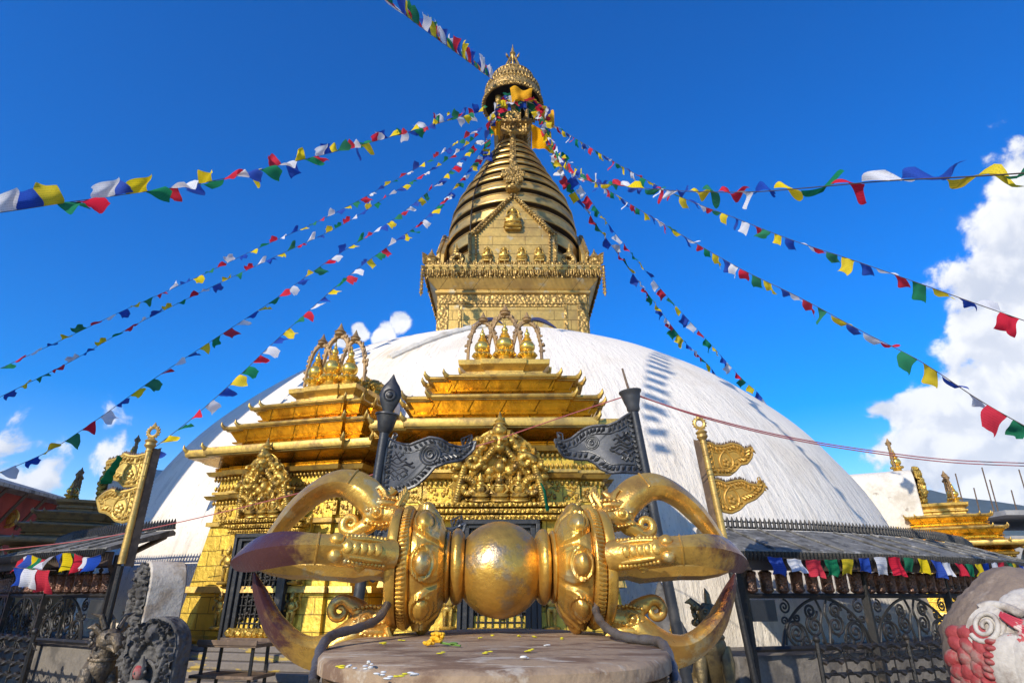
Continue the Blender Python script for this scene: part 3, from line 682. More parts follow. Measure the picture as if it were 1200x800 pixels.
    tor = to.build('torana', M['relief'], r, smooth=50, solid=.03)
    Mx = T(0, fy-.10, 2.70, rx=R(16)) @ Matrix.Diagonal((tw/1.16, 1, 1, 1))
    for k in range(3):
        ts = MB(); seated(ts, Mx @ T(-.24+.24*k, -.11, .05, s=.33), False); ts.build('seated_figure', M['relief'], tor)
    ts = MB()
    ts.ball((0, .004, .60), (.36, .012, .34), 20, 10, Mx); ts.ball((0, -.10, .78), (.09, .08, .09), 12, 8, Mx); ts.tube([(0, -.16, .80), (0, -.20, .75), (0, -.18, .70)], [.03, .028, .012], 7, Mx)
    for s in (-1, 1): ts.ball((s*.035, -.17, .81), .014, 6, 5, Mx); ts.torus((s*.30, -.07, .54), .075, .028, 'Y', 18, 8, Mx)
    ts.lathe([(.05, .94), (.09, .97), (.06, 1.0), (.07, 1.02), (.03, 1.06), (.008, 1.14)], 10, T(0, fy-.36, 2.68))
    ts.build('mask', M['relief'], tor)
    # three roofs, each an inverted slope with a thin eave slab
    for (hb, zb, hm, zm, he, ze, zt, hi, zi) in ((1.31, 3.47, 1.36, 3.54, 1.70, 3.66, 3.77, 1.20, 3.86), (1.18, 3.86, 1.24, 3.98, 1.36, 4.15, 4.205, .96, 4.28), (.94, 4.28, 1.0, 4.39, 1.10, 4.535, 4.585, .66, 4.66)):
        q = MB()
        q.loft([plan(hb-.05, zb), plan(hb+.05, zb+.010), plan(hb+.06, zb+.035), plan(hb-.04, zb+.042), plan(hb-.04, zm-.036), plan(hm, zm-.03), plan(hm+.015, zm-.008), plan(hm-.05, zm), plan(he-.06, ze)])
        roof = q.build('roof_tier', sheetm, r)
        e = MB(); e.loft([plan(he-.10, ze-.022), plan(he-.03, ze-.018), plan(he-.03, ze), plan(he, ze), plan(he+.015, (ze+zt)/2), plan(he, zt), plan(hi, zi)]); horns(e, he, zt-.02, s=.9)
        e.build('eave', eavem, roof, bevel=.006)
    tp = MB()
    for hb, z_ in ((.60, 4.66), (.60, 4.72), (.66, 4.75), (.66, 4.79), (.60, 4.81), (.60, 4.84), (.70, 4.92), (.71, 5.0), (.60, 5.02)): pass
    tp.loft([plan(h_, z_, b=.5, p=.04) for h_, z_ in ((.60, 4.66), (.60, 4.72), (.66, 4.75), (.66, 4.79), (.60, 4.81), (.60, 4.84), (.70, 4.92), (.71, 5.0), (.60, 5.02))])
    tp.build('top_platform', eavem, r, bevel=.006)
    for x, s in ((-.36, 1.05), (0, 1.22), (.36, 1.05)): small_finial(r, x, .86, 5.02, s*fs)
    # backing block tied into the dome, with a round gilded plate facing forward
    bk = MB(); n = 20
    out = [(-.80, 1.0), (.80, 1.0), (.80, block)]+[(.80*math.cos(math.pi*k/n), block+.66*math.sin(math.pi*k/n)) for k in range(1, n)]+[(-.80, block)]
    bk.prism(out, 1.85, 5.2)
    if sc < .9: small_finial(r, 0, 2.2, block+.6, 1.35)
    bk.build('backing_block', M['whitewash'], r, bevel=.03)
    bp = MB(); pr_ = [('b', 0, .5, .3, .3, .04)]
    rr = random.Random(seed)
    for k in range(230):
        a = rr.uniform(0, 6.28); q = .47*math.sqrt(rr.random()); pr_.append(('b', q*math.cos(a), .5+q*math.sin(a), rr.uniform(.02, .05), rr.uniform(.02, .05), rr.uniform(.05, .10)))
    relief_plate(bp, 1.70, 1.60, pr_, lambda z: np.sqrt(np.clip(.25-(z-.5)**2, 0, 1)), T(0, 1.80, block-.86), 70, 70, wob=.01)
    bp.build('back_plate', M['ornate'], r, smooth=60, solid=.05)
    return r
shrine('bright gilded three-roofed shrine behind the vajra, facing the viewer at the foot of the dome', (-.14, 8.0, 0), R(-1.5), 3)
x_, y_ = radial(-15.6, 11.75); x_ -= .28
shrine('bright gilded shrine left of the black spear banner, turned slightly away to the left', (x_+.17, y_, .03), R(-15.6), 5, sc=.95, tw=.95, fs=1.2, wx=.93)
x_, y_ = radial(61.5, 12.4)
shrine('golden shrine at far right, joined to the dome by a white block', (x_, y_, 0), R(61.5), 7, sc=.72, block=5.55)
x_, y_ = radial(-63, 12.5)
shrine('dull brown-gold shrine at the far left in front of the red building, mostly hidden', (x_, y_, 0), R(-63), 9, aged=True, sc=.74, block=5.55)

# ------------------------------------------------------------------ the vajra on its drum
AX = P(586, 663, 3.0); PEDZ = AX.z-.292; S = 1/250.
ped_out = [(0.0, 3.62), (.24, 3.50), (.44, 3.16), (.52, 2.7), (.50, 2.15), (.36, 1.82), (.14, 1.68), (-.14, 1.64), (-.36, 1.72), (-.56, 1.98), (-.66, 2.5), (-.63, 2.9), (-.44, 3.34), (-.22, 3.54)]
pc = (-.06, 2.62)
ped = thing('pedestal', 'broad dark drum with a scratched brown copper top carrying the vajra', 'pedestal', (pc[0], pc[1], 0))
sm = crom(ped_out+ped_out[:1], 57)[:-1]; sm = [(x-pc[0], y-pc[1]) for x, y in sm]
def scl(k, z): return [(x*k, y*k, z) for x, y in reversed(sm)]
b = MB(); b.loft([scl(1.0, PEDZ-.05), scl(1.012, PEDZ-.045), scl(1.012, PEDZ-.012), scl(.995, PEDZ), scl(.7, PEDZ+.003), scl(.3, PEDZ+.004)]); b.build('top_plate', M['pedestal'], ped, smooth=50)
b = MB(); b.loft([scl(1.1, 0), scl(1.1, .25), scl(.98, .32), scl(.93, .5), scl(.93, PEDZ-.30), scl(.97, PEDZ-.22), scl(.985, PEDZ-.06), scl(.97, PEDZ-.05)]); b.build('drum', M['pedside'], ped, smooth=40)

vj = thing('vajra', 'giant gilded ritual thunderbolt lying on its drum with curved prongs at both ends', 'vajra', (AX.x, AX.y, PEDZ), R(3.6))
HZ = AX.z-PEDZ
LX = Matrix.Translation((0, 0, HZ)) @ Matrix(((0, 0, 1, 0), (0, 1, 0, 0), (-1, 0, 0, 0), (0, 0, 0, 1)))   # lathe axis z -> X
b = MB(); b.lathe([(53.5*S*math.cos(a), 53.5*S*math.sin(a)*.98) for a in np.linspace(-1.05, 1.05, 40)], 72, Matrix.Translation((0, 0, -.012)) @ LX); b.build('orb', M['orb'], vj, smooth=60)
for s in (-1, 1):
    F = LX @ Matrix.Scale(s, 4, (0, 0, 1))
    def lx(prof, name, m, n=72, rad=None, par=vj, smooth=50):
        q = MB(); q.lathe([(r*S, z*S) for r, z in prof], n, F, rad)
        if s < 0: q.f = [tuple(reversed(f)) for f in q.f]
        return q.build(name, m, par, smooth=smooth)
    lx([(24, 40), (33, 42), (38, 44), (41, 47), (42.5, 50), (42, 53), (39, 56), (34, 57.5), (31, 58), (36, 58.5), (39, 60), (40.5, 62), (39, 64.5), (36, 65.5), (30, 66)], 'collar', M['orb'])
    # lotus: eight large petals with bosses, embossed on the cup
    NU, NT = 60, 192
    prof = []; us = np.linspace(0, 1, NU)
    base_r = np.interp(us, [0, .06, .2, .4, .6, .8, .93, 1.0], [36, 47, 58, 66.5, 70.5, 71.5, 70.5, 67])
    base_x = 62+40*us
    q = MB(); rings = []
    for i in range(NU):
        u = us[i]; ring = []
        for j in range(NT):
            th = 2*math.pi*j/NT; ph = (th+math.pi/8) % (math.pi/4)-math.pi/8; ph2 = ph/(math.pi/8)
            w = .93*math.sin(math.pi*min(1, .20+.80*u)**.9)**.55 if u < .995 else 0.02
            w = max(w, .02) if u > .5 else max(w, .55)
            e = abs(ph2)/w
            d = 0.
            if e < 1: d = 5.5*(1-e**6)
            rim = math.exp(-((e-.86)/.09)**2)*3.2
            bx = (u-.60)/.22; by = ph2/.50
            bo = 7.5*math.sqrt(max(0, 1-bx*bx-by*by)); ring2 = 2.6*math.exp(-((math.hypot(bx, by)-1.32)/.17)**2)
            line = 1.5*math.exp(-((e-.60)/.06)**2) if u < .5 else 0
            rr = base_r[i]*.91+.9*(d+(rim+ring2+line if e < 1.12 else 0))*min(1, u*5)*min(1, (1-u)*9+.15)+.9*bo-3.0
            ring.append((rr*math.cos(th)*S, rr*math.sin(th)*S, base_x[i]*S))
        rings.append(ring)
    q.loft(rings, M=F)
    if s < 0: q.f = [tuple(reversed(f)) for f in q.f]
    lot = q.build('lotus', M['vajra'], vj, smooth=60)
    lx([(54, 100), (63, 101), (65.5, 103), (66, 105), (65, 112), (63, 114), (61, 114.5), (65.5, 115), (66.5, 117), (66, 123), (64, 126), (59, 127), (40, 128), (20, 130)], 'flange', M['vajra'], par=lot)
    q = MB()
    for k in range(84):
        a = 2*math.pi*k/84; q.tube([(65.7*S*math.cos(a), 65.7*S*math.sin(a), 104.5*S), (66.1*S*math.cos(a+.012), 66.1*S*math.sin(a+.012), 108*S), (64.9*S*math.cos(a+.02), 64.9*S*math.sin(a+.02), 113*S)], [1.5*S, 2.2*S, 1.4*S], 6, F)
    if s < 0: q.f = [tuple(reversed(f)) for f in q.f]
    q.build('beading', M['vajra'], lot)
    # prongs: four curved ones in a cage round a straight one
    for kd, deg in enumerate((-7, 82, 173, 276)):
        ph = R(deg); er = Vector((0, -math.sin(ph), math.cos(ph))); et = Vector((0, math.cos(ph), math.sin(ph)))
        def pt(a, r, t=0.): return Vector((s*a*S, 0, HZ))+er*(r*S)+et*(t*S)
        cl = crom([(146, 56, 11, 13), (153, 68, 15, 18), (167, 82, 16, 19.5), (187, 92, 15, 17), (207, 92, 17, 13.5), (227, 81, 18.5, 11.5), (244, 64, 18, 10.5), (258, 45, 15, 8.5), (271, 25, 9.5, 6), (281, 8, 1.5, 1.5)], 44)
        if deg == 82: cl = [(150+(a_-150)*(1.19 if s < 0 else 1.10), b_, c_, d_) for a_, b_, c_, d_ in cl]
        if deg == 173: cl = [(a_, 56+(b_-56)*.80 if b_ > 56 else b_, c_, d_) for a_, b_, c_, d_ in cl]
        if deg in (-7, 173): cl = [(a_, b_, c_*1.15, d_*(1.12+.30*min(1, max(0, (a_-160)/40)))) for a_, b_, c_, d_ in cl]
        q = MB(); q.att = []; rings = []
        strength = {(-1, 82): 1.55, (1, 82): 1.02, (-1, 173): 1.05, (1, 173): .80, (-1, -7): .50, (1, -7): .60}.get((s, deg), .6)
        for i, (a, r, wt, wn_) in enumerate(cl):
            a0, r0 = cl[max(i-1, 0)][:2]; a1, r1 = cl[min(i+1, len(cl)-1)][:2]
            ta = Vector((a1-a0, r1-r0)).normalized(); nn = Vector((-ta.y, ta.x))
            f = min(1, max(0, (a-165)/35)) if i > 3 else 0
            f = min(1, i/16)
            ring = []
            for k in range(24):
                th = 2*math.pi*k/24
                rx, rn = math.cos(th), math.sin(th)
                # faceted leaf section: outer ridge, sharp sides, flat inner face
                cx_ = rx; 
                if rn >= 0: fn_ = (1-abs(rx)**1.3)*1.0
                else: fn_ = -.62*(1-abs(rx)**3)
                tt = wt*(rx*(1-f)+f*cx_); nv = wn_*(rn*(1-f)+f*fn_)
                ring.append(pt(a+nn.x*nv, r+nn.y*nv, tt)); 
            rings.append(ring); q.att += [min(1.15, max(0, (a-150)/130)*strength)]*24
        q.loft(rings)
        if s*1 > 0: q.f = [tuple(reversed(f)) for f in q.f]
        prong = q.build('prong', M['prong'], vj, smooth=28)
        h = MB()
        sect = cl[15]; 
        for i_ in (16,):                               # raised leaf-edge seam where the blade begins
            pass
        B = lambda a, r, t, ra, rr_, rt: h.ball((0, 0, 0), 1, 14, 9, Matrix.Translation(pt(a, r, t)) @ Matrix((( s*ra*S, 0, 0, 0), (0, er.y*rr_*S, et.y*rt*S, 0), (0, er.z*rr_*S, et.z*rt*S, 0), (0, 0, 0, 1))))
        TB = lambda pts, rad, n=9: h.tube([pt(*p) for p in pts], [x*S for x in rad], n)
        if deg in (82, 276):                           # seen from above: a scaled neck ending in two round nostril knobs
            TB([(120, 58), (132, 66), (148, 76), (164, 86), (174, 92)], [17, 16.5, 16, 15.5, 10], 14)
            for e in (-1, 1):
                B(172, 96, e*7.5, 8, 8, 7.5); B(150, 74, e*15, 6, 6, 4); B(150, 74, e*17.5, 3, 3, 3)
                TB([(128, 76, e*10), (142, 88, e*10), (158, 96, e*9)], [2.6, 3.0, 2.0], 8)
                for k in range(11): B(126+3.6*k, 73+2.05*k, e*(13.6-.1*k), 2.4, 2.2, 2.6)
            for k in range(5): B(132+7*k, 84+3.6*k, 0, 5.5, 3, 6.5)
            TB([(150, 56, 0), (160, 50, 0), (168, 46, 0)], [9, 7, 4])
        else:
            TB([(122, 56), (132, 58), (146, 60)], [16, 17, 14]); B(146, 60, 0, 22, 18, 16); B(143, 70, 0, 26, 9, 17)
            for k in range(8):
                for e in (-1, 1): B(124+5.5*k, 74+1.2*math.sin(k), e*(13.5-.3*abs(k-3)), 3.4, 3.0, 3.2); B(126+5.5*k, 78, e*5, 3.0, 2.2, 4)
            B(170, 78, 0, 8, 8, 11)
            TB([(148, 68), (136, 70), (124, 68), (117, 64)], [9, 9, 7, 3]); TB([(146, 51), (134, 48), (124, 46), (117, 48)], [8, 7, 6, 3])
            for e in (-1, 1):
                B(148, 58, e*14, 6, 6, 5); B(148, 58, e*17, 3.2, 3.2, 3.2)
                TB([(148+6.5*math.cos(x), 58+6.5*math.sin(x), e*15.5) for x in np.linspace(0, 6.28, 13)], [1.6]*13, 6)
                TB([(142, 68, e*12), (150, 72, e*14), (160, 74, e*13)], [2.5, 3.5, 1.5], 6)
                TB([(138, 72, e*8), (142, 84, e*9), (148, 90, e*9), (154, 87, e*9), (151, 83, e*9)], [4, 4.5, 3.5, 2.5, 1.2], 7)
                for k in range(9): B(124+4.4*k, 64-.9*abs(k-4), e*(15.5-.35*abs(k-4)), 2.6, 2.1, 2.2); B(126+4.4*k, 44+.8*abs(k-4), e*11, 2.4, 2., 2.)
                for k in range(4): TB([(124-2*k, 66+4*k, e*(12-k)), (121-2*k, 74+4*k, e*(13-k)), (123-2*k, 82+3*k, e*(12-k))], [3, 2.6, .8], 6)
            # trunk rolled into a spiral inside the cage
            sp_ = [(152, 54, 0), (160, 45, 0), (169, 40, 0)]+[(179+(12-10*k/26)*math.cos(-2.0+7.6*k/26), 48+(12-10*k/26)*math.sin(-2.0+7.6*k/26), 0) for k in range(27)]
            TB(sp_, [12, 10.5, 8.5]+[6.6-4.2*k/26 for k in range(27)], 10)
            TB([(146, 78, 0), (138, 82, 0), (131, 88, 0), (136, 93, 0)], [6, 7, 5, 1], 8)
        if s > 0: h.f = [tuple(reversed(f)) for f in h.f]
        h.build('makara_head', M['prong'], prong, smooth=50)
        # raised seam across the blade root
        c_ = cl[15]; q = MB(); q.tube([p+(p-pt(c_[0], c_[1]))*.03 for p in rings[14][:13]], 1.2*S, 6)
        q.build('seam', M['prong'], prong)
    q = MB(); q.att = []
    rs = [(120, 20), (128, 24), (136, 17), (150, 15), (165, 19), (185, 17), (215, 15), (240, 15), (262, 11), (276, 6), (282, 1)]
    rings = [[Vector((s*a*S, r*S*math.cos(t_)*1.1, HZ+r*S*math.sin(t_))) for t_ in np.linspace(0, 2*math.pi, 9)[:-1]] for a, r in rs]
    q.loft(rings); q.att = [min(1, (a-120)/190)*.6 for a, r in rs for _ in range(8)]
    if s > 0: q.f = [tuple(reversed(f)) for f in q.f]
    q.build('central_prong', M['prong'], vj, smooth=30)
def local(o, p): return o.matrix_basis.inverted() @ Vector(p)
rodL = [(463, 700, 2.90), (466, 690, 2.88), (459, 694, 2.84), (455, 712, 2.78), (443, 732, 2.66), (420, 744, 2.5), (392, 752, 2.36), (378, 764, 2.24), (371, 785, 2.12), (366, 812, 2.0)]
rodR = [(706, 712, 2.92), (699, 704, 2.90), (697, 712, 2.86), (701, 730, 2.78), (714, 746, 2.62), (738, 756, 2.48), (768, 760, 2.36), (780, 768, 2.24), (788, 790, 2.12), (795, 815, 2.0)]
for rr in (rodL, rodR):
    q = MB(); q.tube([local(vj, Vector(p)+Vector((0, 0, .026))) for p in crom([tuple(P(*a)) for a in rr], 50)], [.0165+.0018*math.sin(k*1.9) for k in range(50)], 10); q.build('stay_rod', M['steel'], vj, smooth=50)

# marigold and scattered petals on the drum top
def on_top(u, v): return Pz(u, v, PEDZ+.004)
p0 = on_top(512, 757); fl_ = thing('marigold', 'orange marigold with a short green stem lying on the copper top', 'flower', p0)
q = MB()
for k in range(46):
    a = rnd.uniform(0, 6.28); e_ = rnd.uniform(.1, 1); q.ball((.017*math.cos(a)*e_, .015*math.sin(a)*e_, .016+rnd.uniform(0, .026)), (.010, .008, .006), 6, 4)
q.build('blossom', M['flowery'], fl_)
q = MB()
for k in range(20): q.ball((-.028+rnd.uniform(-.014, .014), -.01+rnd.uniform(-.012, .012), .008+rnd.uniform(0, .012)), (.009, .008, .006), 6, 4)
q.build('fallen_blossom', M['flowery'], fl_)
q = MB(); q.tube([(.012, 0, .012), (.05, -.02, .008), (.085, -.05, .006)], [.004, .0035, .003], 6); q.ball((.06, -.03, .012), (.016, .008, .004), 8, 5); q.build('stem', M['stemg'], fl_)
for (u, v, c) in ((401, 783, 0), (411, 784, 1), (430, 785, 1), (433, 779, 1), (446, 793, 1), (456, 797, 1), (485, 793, 1), (470, 794, 0), (518, 766, 0), (571, 766, 0), (564, 748, 0), (578, 745, 0), (470, 751, 0), (621, 764, 0), (616, 772, 1), (657, 749, 0), (606, 746, 0), (627, 747, 0), (448, 755, 0), (640, 757, 1)):
    q = MB(); n_ = rnd.randint(2, 4)
    for k in range(n_): q.ball((rnd.uniform(-.008, .008), rnd.uniform(-.010, .010), .003+.002*k), (rnd.uniform(.006, .012), rnd.uniform(.004, .008), .0022), 7, 4)
    o = q.build('flower_petal', M['petalw'] if c else M['petaly'], loc=on_top(u, v)); o.rotation_euler[2] = rnd.uniform(0, 3)
    tag(o, 'small white petal lying loose on the scratched copper drum top' if c else 'small yellow petal lying loose on the scratched copper drum top', 'petal', 'white petals on the drum' if c else 'yellow petals on the drum')

# ------------------------------------------------------------------ metal banners on poles
def frame(ax):
    z = ax.normalized(); x = (Vector((1, 0, 0))-z*z.x).normalized(); y = z.cross(x)
    return Matrix((x, y, z)).transposed().to_4x4()
def metal_pennant(parent, pts2, Y, matp, border=None, emblems=(), name='pennant', ang=0., wave=.03, teeth=False, origin=None):
    """pts2: outline in photo pixels laid on an upright plate at distance Y (turned by ang about the pole)"""
    W3 = [P(u, v, Y) for u, v in pts2]; o = parent.location
    ox = origin if origin is not None else max(p.x for p in W3)
    def loc_(x, z, off=0.):
        dx = x-ox; return Vector((ox+dx*math.cos(ang)-o.x, Y+dx*math.sin(ang)+off+wave*math.sin(dx*9)-o.y, z-o.z))
    q0 = [np.array((p.x, p.z)) for p in W3]; q0 = q0+q0[:1]
    lin = [tuple(a_+(b_-a_)*f) for a_, b_ in zip(q0[:-1], q0[1:]) for f in np.linspace(0, 1, 7)[:-1]]; sm_ = []
    for i in range(len(lin)):
        a_, b_, c_ = (np.array(lin[(i+k) % len(lin)]) for k in (-1, 0, 1)); sm_.append(tuple((a_+2*b_+c_)/4))
    q = MB(); n = len(sm_); cx_ = sum(p[0] for p in sm_)/n; cz_ = sum(p[1] for p in sm_)/n
    rings = [[loc_(cx_+(x-cx_)*k, cz_+(z-cz_)*k, of) for x, z in sm_] for k, of in ((.02, -.012), (.5, -.012), (1, -.012), (1, .012), (.5, .012), (.02, .012))]
    q.loft(rings); pen = q.build(name, matp, parent, smooth=40)
    if border:
        q = MB()
        per = [np.array(p) for p in sm_]; inn = []
        for i in range(n):
            tg = per[(i+1) % n]-per[i-1]; tg = tg/max(1e-6, np.linalg.norm(tg)); nn = np.array((-tg[1], tg[0]))
            if nn @ (np.array((cx_, cz_))-per[i]) < 0: nn = -nn
            inn.append((nn, tg))
        q.tube([loc_(p[0], p[1], -.010) for p in sm_], .016, 6, closed=True)
        q.tube([loc_(*(per[i]+inn[i][0]*.075), -.014) for i in range(n)], .007, 6, closed=True)
        acc = 0.
        for i in range(n):
            L_ = float(np.linalg.norm(per[(i+1) % n]-per[i])); acc += L_
            if acc < .036: continue
            acc = 0.
            a_ = loc_(*(per[i]+inn[i][0]*.012), -.012); m_ = loc_(*(per[i]+inn[i][0]*.036+inn[i][1]*.012), -.024); b_ = loc_(*(per[i]+inn[i][0]*.066+inn[i][1]*.034), -.012)
            q.tube([a_, m_, b_], [.006, .014, .004], 6)
        q.build('leaf_border', border, pen)
    if teeth:
        q = MB()
        for i in range(n):
            x, z = sm_[i]; x2, z2 = sm_[(i+1) % n]
            if math.hypot(x2-x, z2-z) < 1e-4 or not (min(i, n-i) < teeth*6): continue
            for f in (0, .5):
                p_ = loc_(x+(x2-x)*f, z+(z2-z)*f); q.tube([p_, p_+Vector((rnd.uniform(-.01, .01), 0, .035+rnd.uniform(0, .015)))], [.010, .002], 5)
        q.build('flame_edge', M['rust'], pen)
    for (u, v, rr, kind) in emblems:
        c = P(u, v, Y); q = MB()
        if kind == 'roundel':
            for k_ in (1., .72):
                q.tube([loc_(c.x+rr*k_*math.cos(t), c.z+rr*k_*math.sin(t), -.016) for t in np.linspace(0, 6.28, 25)[:-1]], rr*.11, 6, closed=True)
            q.tube([loc_(c.x+rr*(.55-.02*k)*math.cos(.45*k), c.z+rr*(.55-.02*k)*math.sin(.45*k), -.018) for k in range(22)], rr*.11, 6)
        elif kind == 'cloud':
            for k in range(9):
                zz = c.z+rr*(-.8+.2*k); ww = rr*(1-abs(-.8+.2*k))*.9+rr*.15; sh = rr*.18*math.sin(k*1.7)
                q.tube([loc_(c.x+sh-ww+2*ww*t, zz+.10*rr*math.sin(t*14+k), -.016) for t in np.linspace(0, 1, 14)], rr*.065, 6)
        else:                                          # flaming jewel
            q.tube([loc_(c.x+rr*math.cos(t)*(.75 if math.sin(t) < 0 else .75*(1-math.sin(t)**2*.55)), c.z+rr*math.sin(t)*1.1, -.016) for t in np.linspace(0, 6.28, 25)[:-1]], rr*.10, 6, closed=True)
            for k in range(5): q.ball(tuple(loc_(c.x+rr*.25*math.cos(k*1.3), c.z-rr*.15+rr*.3*math.sin(k*1.3), -.018)), (rr*.2, .016, rr*.2), 8, 5)
            q.tube([loc_(c.x-rr*.6+1.2*rr*t, c.z-rr*.95, -.016) for t in (0, .5, 1)], rr*.12, 6)
        q.build('emblem', border or matp, pen)
    return pen
def Z(u0, v0, k, pts): return [(u0+x/k, v0+y/k) for x, y in pts]
# dark spear banner
Yb = 5.6; pa, pb = P(451, 505, Yb), P(436, 600, Yb); dirv = (pb-pa).normalized(); foot = pa+dirv*((pa.z)/-dirv.z)
bn1 = thing('spear_banner', 'black iron banner on a pole topped by a flame shaped spearhead', 'banner', foot)
q = MB(); q.tube([(0, 0, 0), pa-foot], [.052, .046], 12); q.build('pole', M['black'], bn1)
q = MB(); ax_ = (pa-pb).normalized(); Mx = Matrix.Translation(pa-foot) @ frame(ax_)
q.lathe([(.05, -.02), (.075, .02), (.085, .08), (.095, .12), (.10, .145), (.115, .15), (.115, .165), (.05, .17)], 20, Mx); q.build('cup', M['black'], bn1)
q = MB(); q.lathe([(.04, .16), (.05, .20), (.075, .25), (.10, .31), (.108, .36), (.10, .41), (.075, .46), (.045, .50), (.02, .545), (.003, .58)], 20, Mx @ Matrix.Diagonal((1, .45, 1, 1))); q.torus((0, -.045, .35), .055, .010, 'Y', 18, 6, Mx); q.ball((0, -.045, .35), (.035, .02, .035), 10, 6, Mx); q.build('spearhead', M['black'], bn1)
up1 = Z(420, 440, 5, [(172, 365), (210, 385), (250, 397), (300, 402), (360, 380), (420, 362), (480, 372), (540, 405), (600, 412), (650, 392), (684, 372), (672, 420), (640, 455), (600, 488), (520, 508), (450, 535), (405, 585), (340, 640), (260, 668), (190, 690), (135, 722), (150, 540)])
metal_pennant(bn1, up1, Yb, M['banner'], M['leafedge'], (Z(420, 440, 5, [(420, 462)])[0]+(.095, 'roundel'), Z(420, 440, 5, [(222, 525)])[0]+(.15, 'cloud')), ang=R(4), origin=pa.x)
metal_pennant(bn1, [(u*1.0-12, v+97) for u, v in up1], Yb, M['banner'], M['leafedge'], ((492, 640, .095, 'roundel'), (455, 642, .10, 'cloud')), ang=R(4), origin=pa.x)
# dark bell-topped banner
Yr = 5.4; pa, pb = P(742, 478, Yr), P(772, 630, Yr); dirv = (pb-pa).normalized(); foot = pa+dirv*((pa.z)/-dirv.z)
bn2 = thing('bell_banner', 'slate grey metal banner on a leaning pole capped by an upturned bell', 'banner', foot)
q = MB(); q.tube([(0, 0, 0), pa-foot], [.050, .042], 12); q.build('pole', M['black'], bn2)
ax_ = (pa-pb).normalized(); Mx = Matrix.Translation(pa-foot) @ frame(ax_)
q = MB(); q.lathe([(.045, -.04), (.06, -.02), (.062, .02), (.075, .06), (.085, .10), (.092, .135), (.105, .15), (.108, .165), (.09, .16), (.04, .12)], 22, Mx); q.build('bell', M['banner'], bn2)
q = MB(); q.tube([(0, 0, .1), (-.03, 0, .40)], [.014, .010], 8, Mx); q.build('rod', M['rust'], bn2)
up2 = Z(640, 480, 6.67, [(672, 20), (600, 66), (540, 105), (480, 126), (430, 122), (380, 120), (330, 128), (280, 150), (240, 180), (200, 212), (130, 238), (66, 222), (85, 265), (110, 315), (150, 358), (240, 372), (330, 378), (390, 415), (430, 458), (500, 494), (590, 490), (680, 494), (770, 490), (725, 260)])
em2 = Z(640, 480, 6.67, [(360, 248), (625, 285)])
metal_pennant(bn2, up2, Yr, M['banner'], M['leafedge'], (em2[0]+(.06, 'roundel'), em2[1]+(.15, 'cloud')), ang=R(-6), origin=pa.x)
metal_pennant(bn2, [(u+17, v+92) for u, v in up2], Yr, M['banner'], M['leafedge'], ((em2[0][0]+17, em2[0][1]+92, .06, 'roundel'), (em2[1][0]+17, em2[1][1]+92, .11, 'cloud')), ang=R(-6), origin=pa.x)
# two gilded pennant poles
def gold_pole(label, top, low, Yg, pens, ems, matp, side, ang):
    pa, pb = P(*top, Yg), P(*low, Yg); dv = (pb-pa).normalized(); foot = pa+dv*(pa.z/-dv.z)
    t_ = thing('pennant_pole', label, 'banner', foot, 0, 'gilded pennant poles')
    q = MB(); q.tube([(0, 0, 0), (pa-foot)+dv*1.22], [.032, .03], 10); q.build('shaft', M['iron'], t_)
    q = MB(); q.tube([(pa-foot)+dv*1.2, pa-foot], [.036, .031], 12)
    for k in range(9):
        c = (pa-foot)+dv*(.06+.135*k); q.ball(c, (.039, .039, .014), 12, 5)
    q.build('pole', M['poleold'], t_)
    ax_ = (pa-pb).normalized(); Mx = Matrix.Translation(pa-foot) @ frame(ax_)
    q = MB(); q.lathe([(.036, -.03), (.06, 0), (.05, .03), (.065, .05), (.03, .08)], 14, Mx); q.torus((0, 0, .15), .052, .018, 'Y', 20, 8, Mx); q.lathe([(.03, .20), (.018, .23), (.003, .26)], 8, Mx)
    for k in range(14): q.ball((.070*math.cos(k*.449), 0, .15+.070*math.sin(k*.449)), .012, 6, 4, Mx)
    q.build('ring_finial', M['poleold'], t_)
    q = MB(); L = (pa-foot).length                    # toothed iron strip running down the far side of the pole
    d_ = Vector((side*.055, .09, 0)); base = pa-foot
    st = [base+dv*.02, base+dv*1.22]
    q.add([st[0]+d_*.25, st[0]+d_*1.0, st[1]+d_*1.0, st[1]+d_*.25, st[0]+d_*.25+Vector((side*.02, 0, 0)), st[0]+d_+Vector((side*.02, 0, 0)), st[1]+d_+Vector((side*.02, 0, 0)), st[1]+d_*.25+Vector((side*.02, 0, 0))],
          [(0, 1, 2, 3), (7, 6, 5, 4), (0, 4, 5, 1), (1, 5, 6, 2), (2, 6, 7, 3), (3, 7, 4, 0)])
    for k in range(36): c = st[0].lerp(st[1], k/35)+d_; q.tube([c, c+d_*.22+Vector((0, 0, .02))], [.014, .002], 5)
    q.build('toothed_strip', M['rust'], t_)
    for pts_, em_ in zip(pens, ems): metal_pennant(t_, pts_, Yg, matp, matp, (em_,), ang=ang, wave=.02, teeth=9, origin=pa.x)
    return t_
gold_pole('bright gold pennant pole on the left with a green scarf tied to it', (176, 522), (152, 620), 6.4,
    [Z(0, 500, 2.667, [(468, 84), (430, 94), (405, 92), (385, 84), (368, 96), (345, 100), (320, 104), (326, 142), (346, 160), (372, 168), (388, 186), (444, 182)]),
     Z(0, 500, 2.667, [(438, 188), (405, 200), (375, 205), (345, 196), (318, 204), (300, 216), (290, 226), (302, 262), (325, 266), (345, 276), (362, 292), (385, 298), (412, 290)])],
    [(*Z(0, 500, 2.667, [(408, 144)])[0], .10, 'jewel'), (*Z(0, 500, 2.667, [(376, 250)])[0], .105, 'jewel')], M['goldflag'], 1, R(-8))
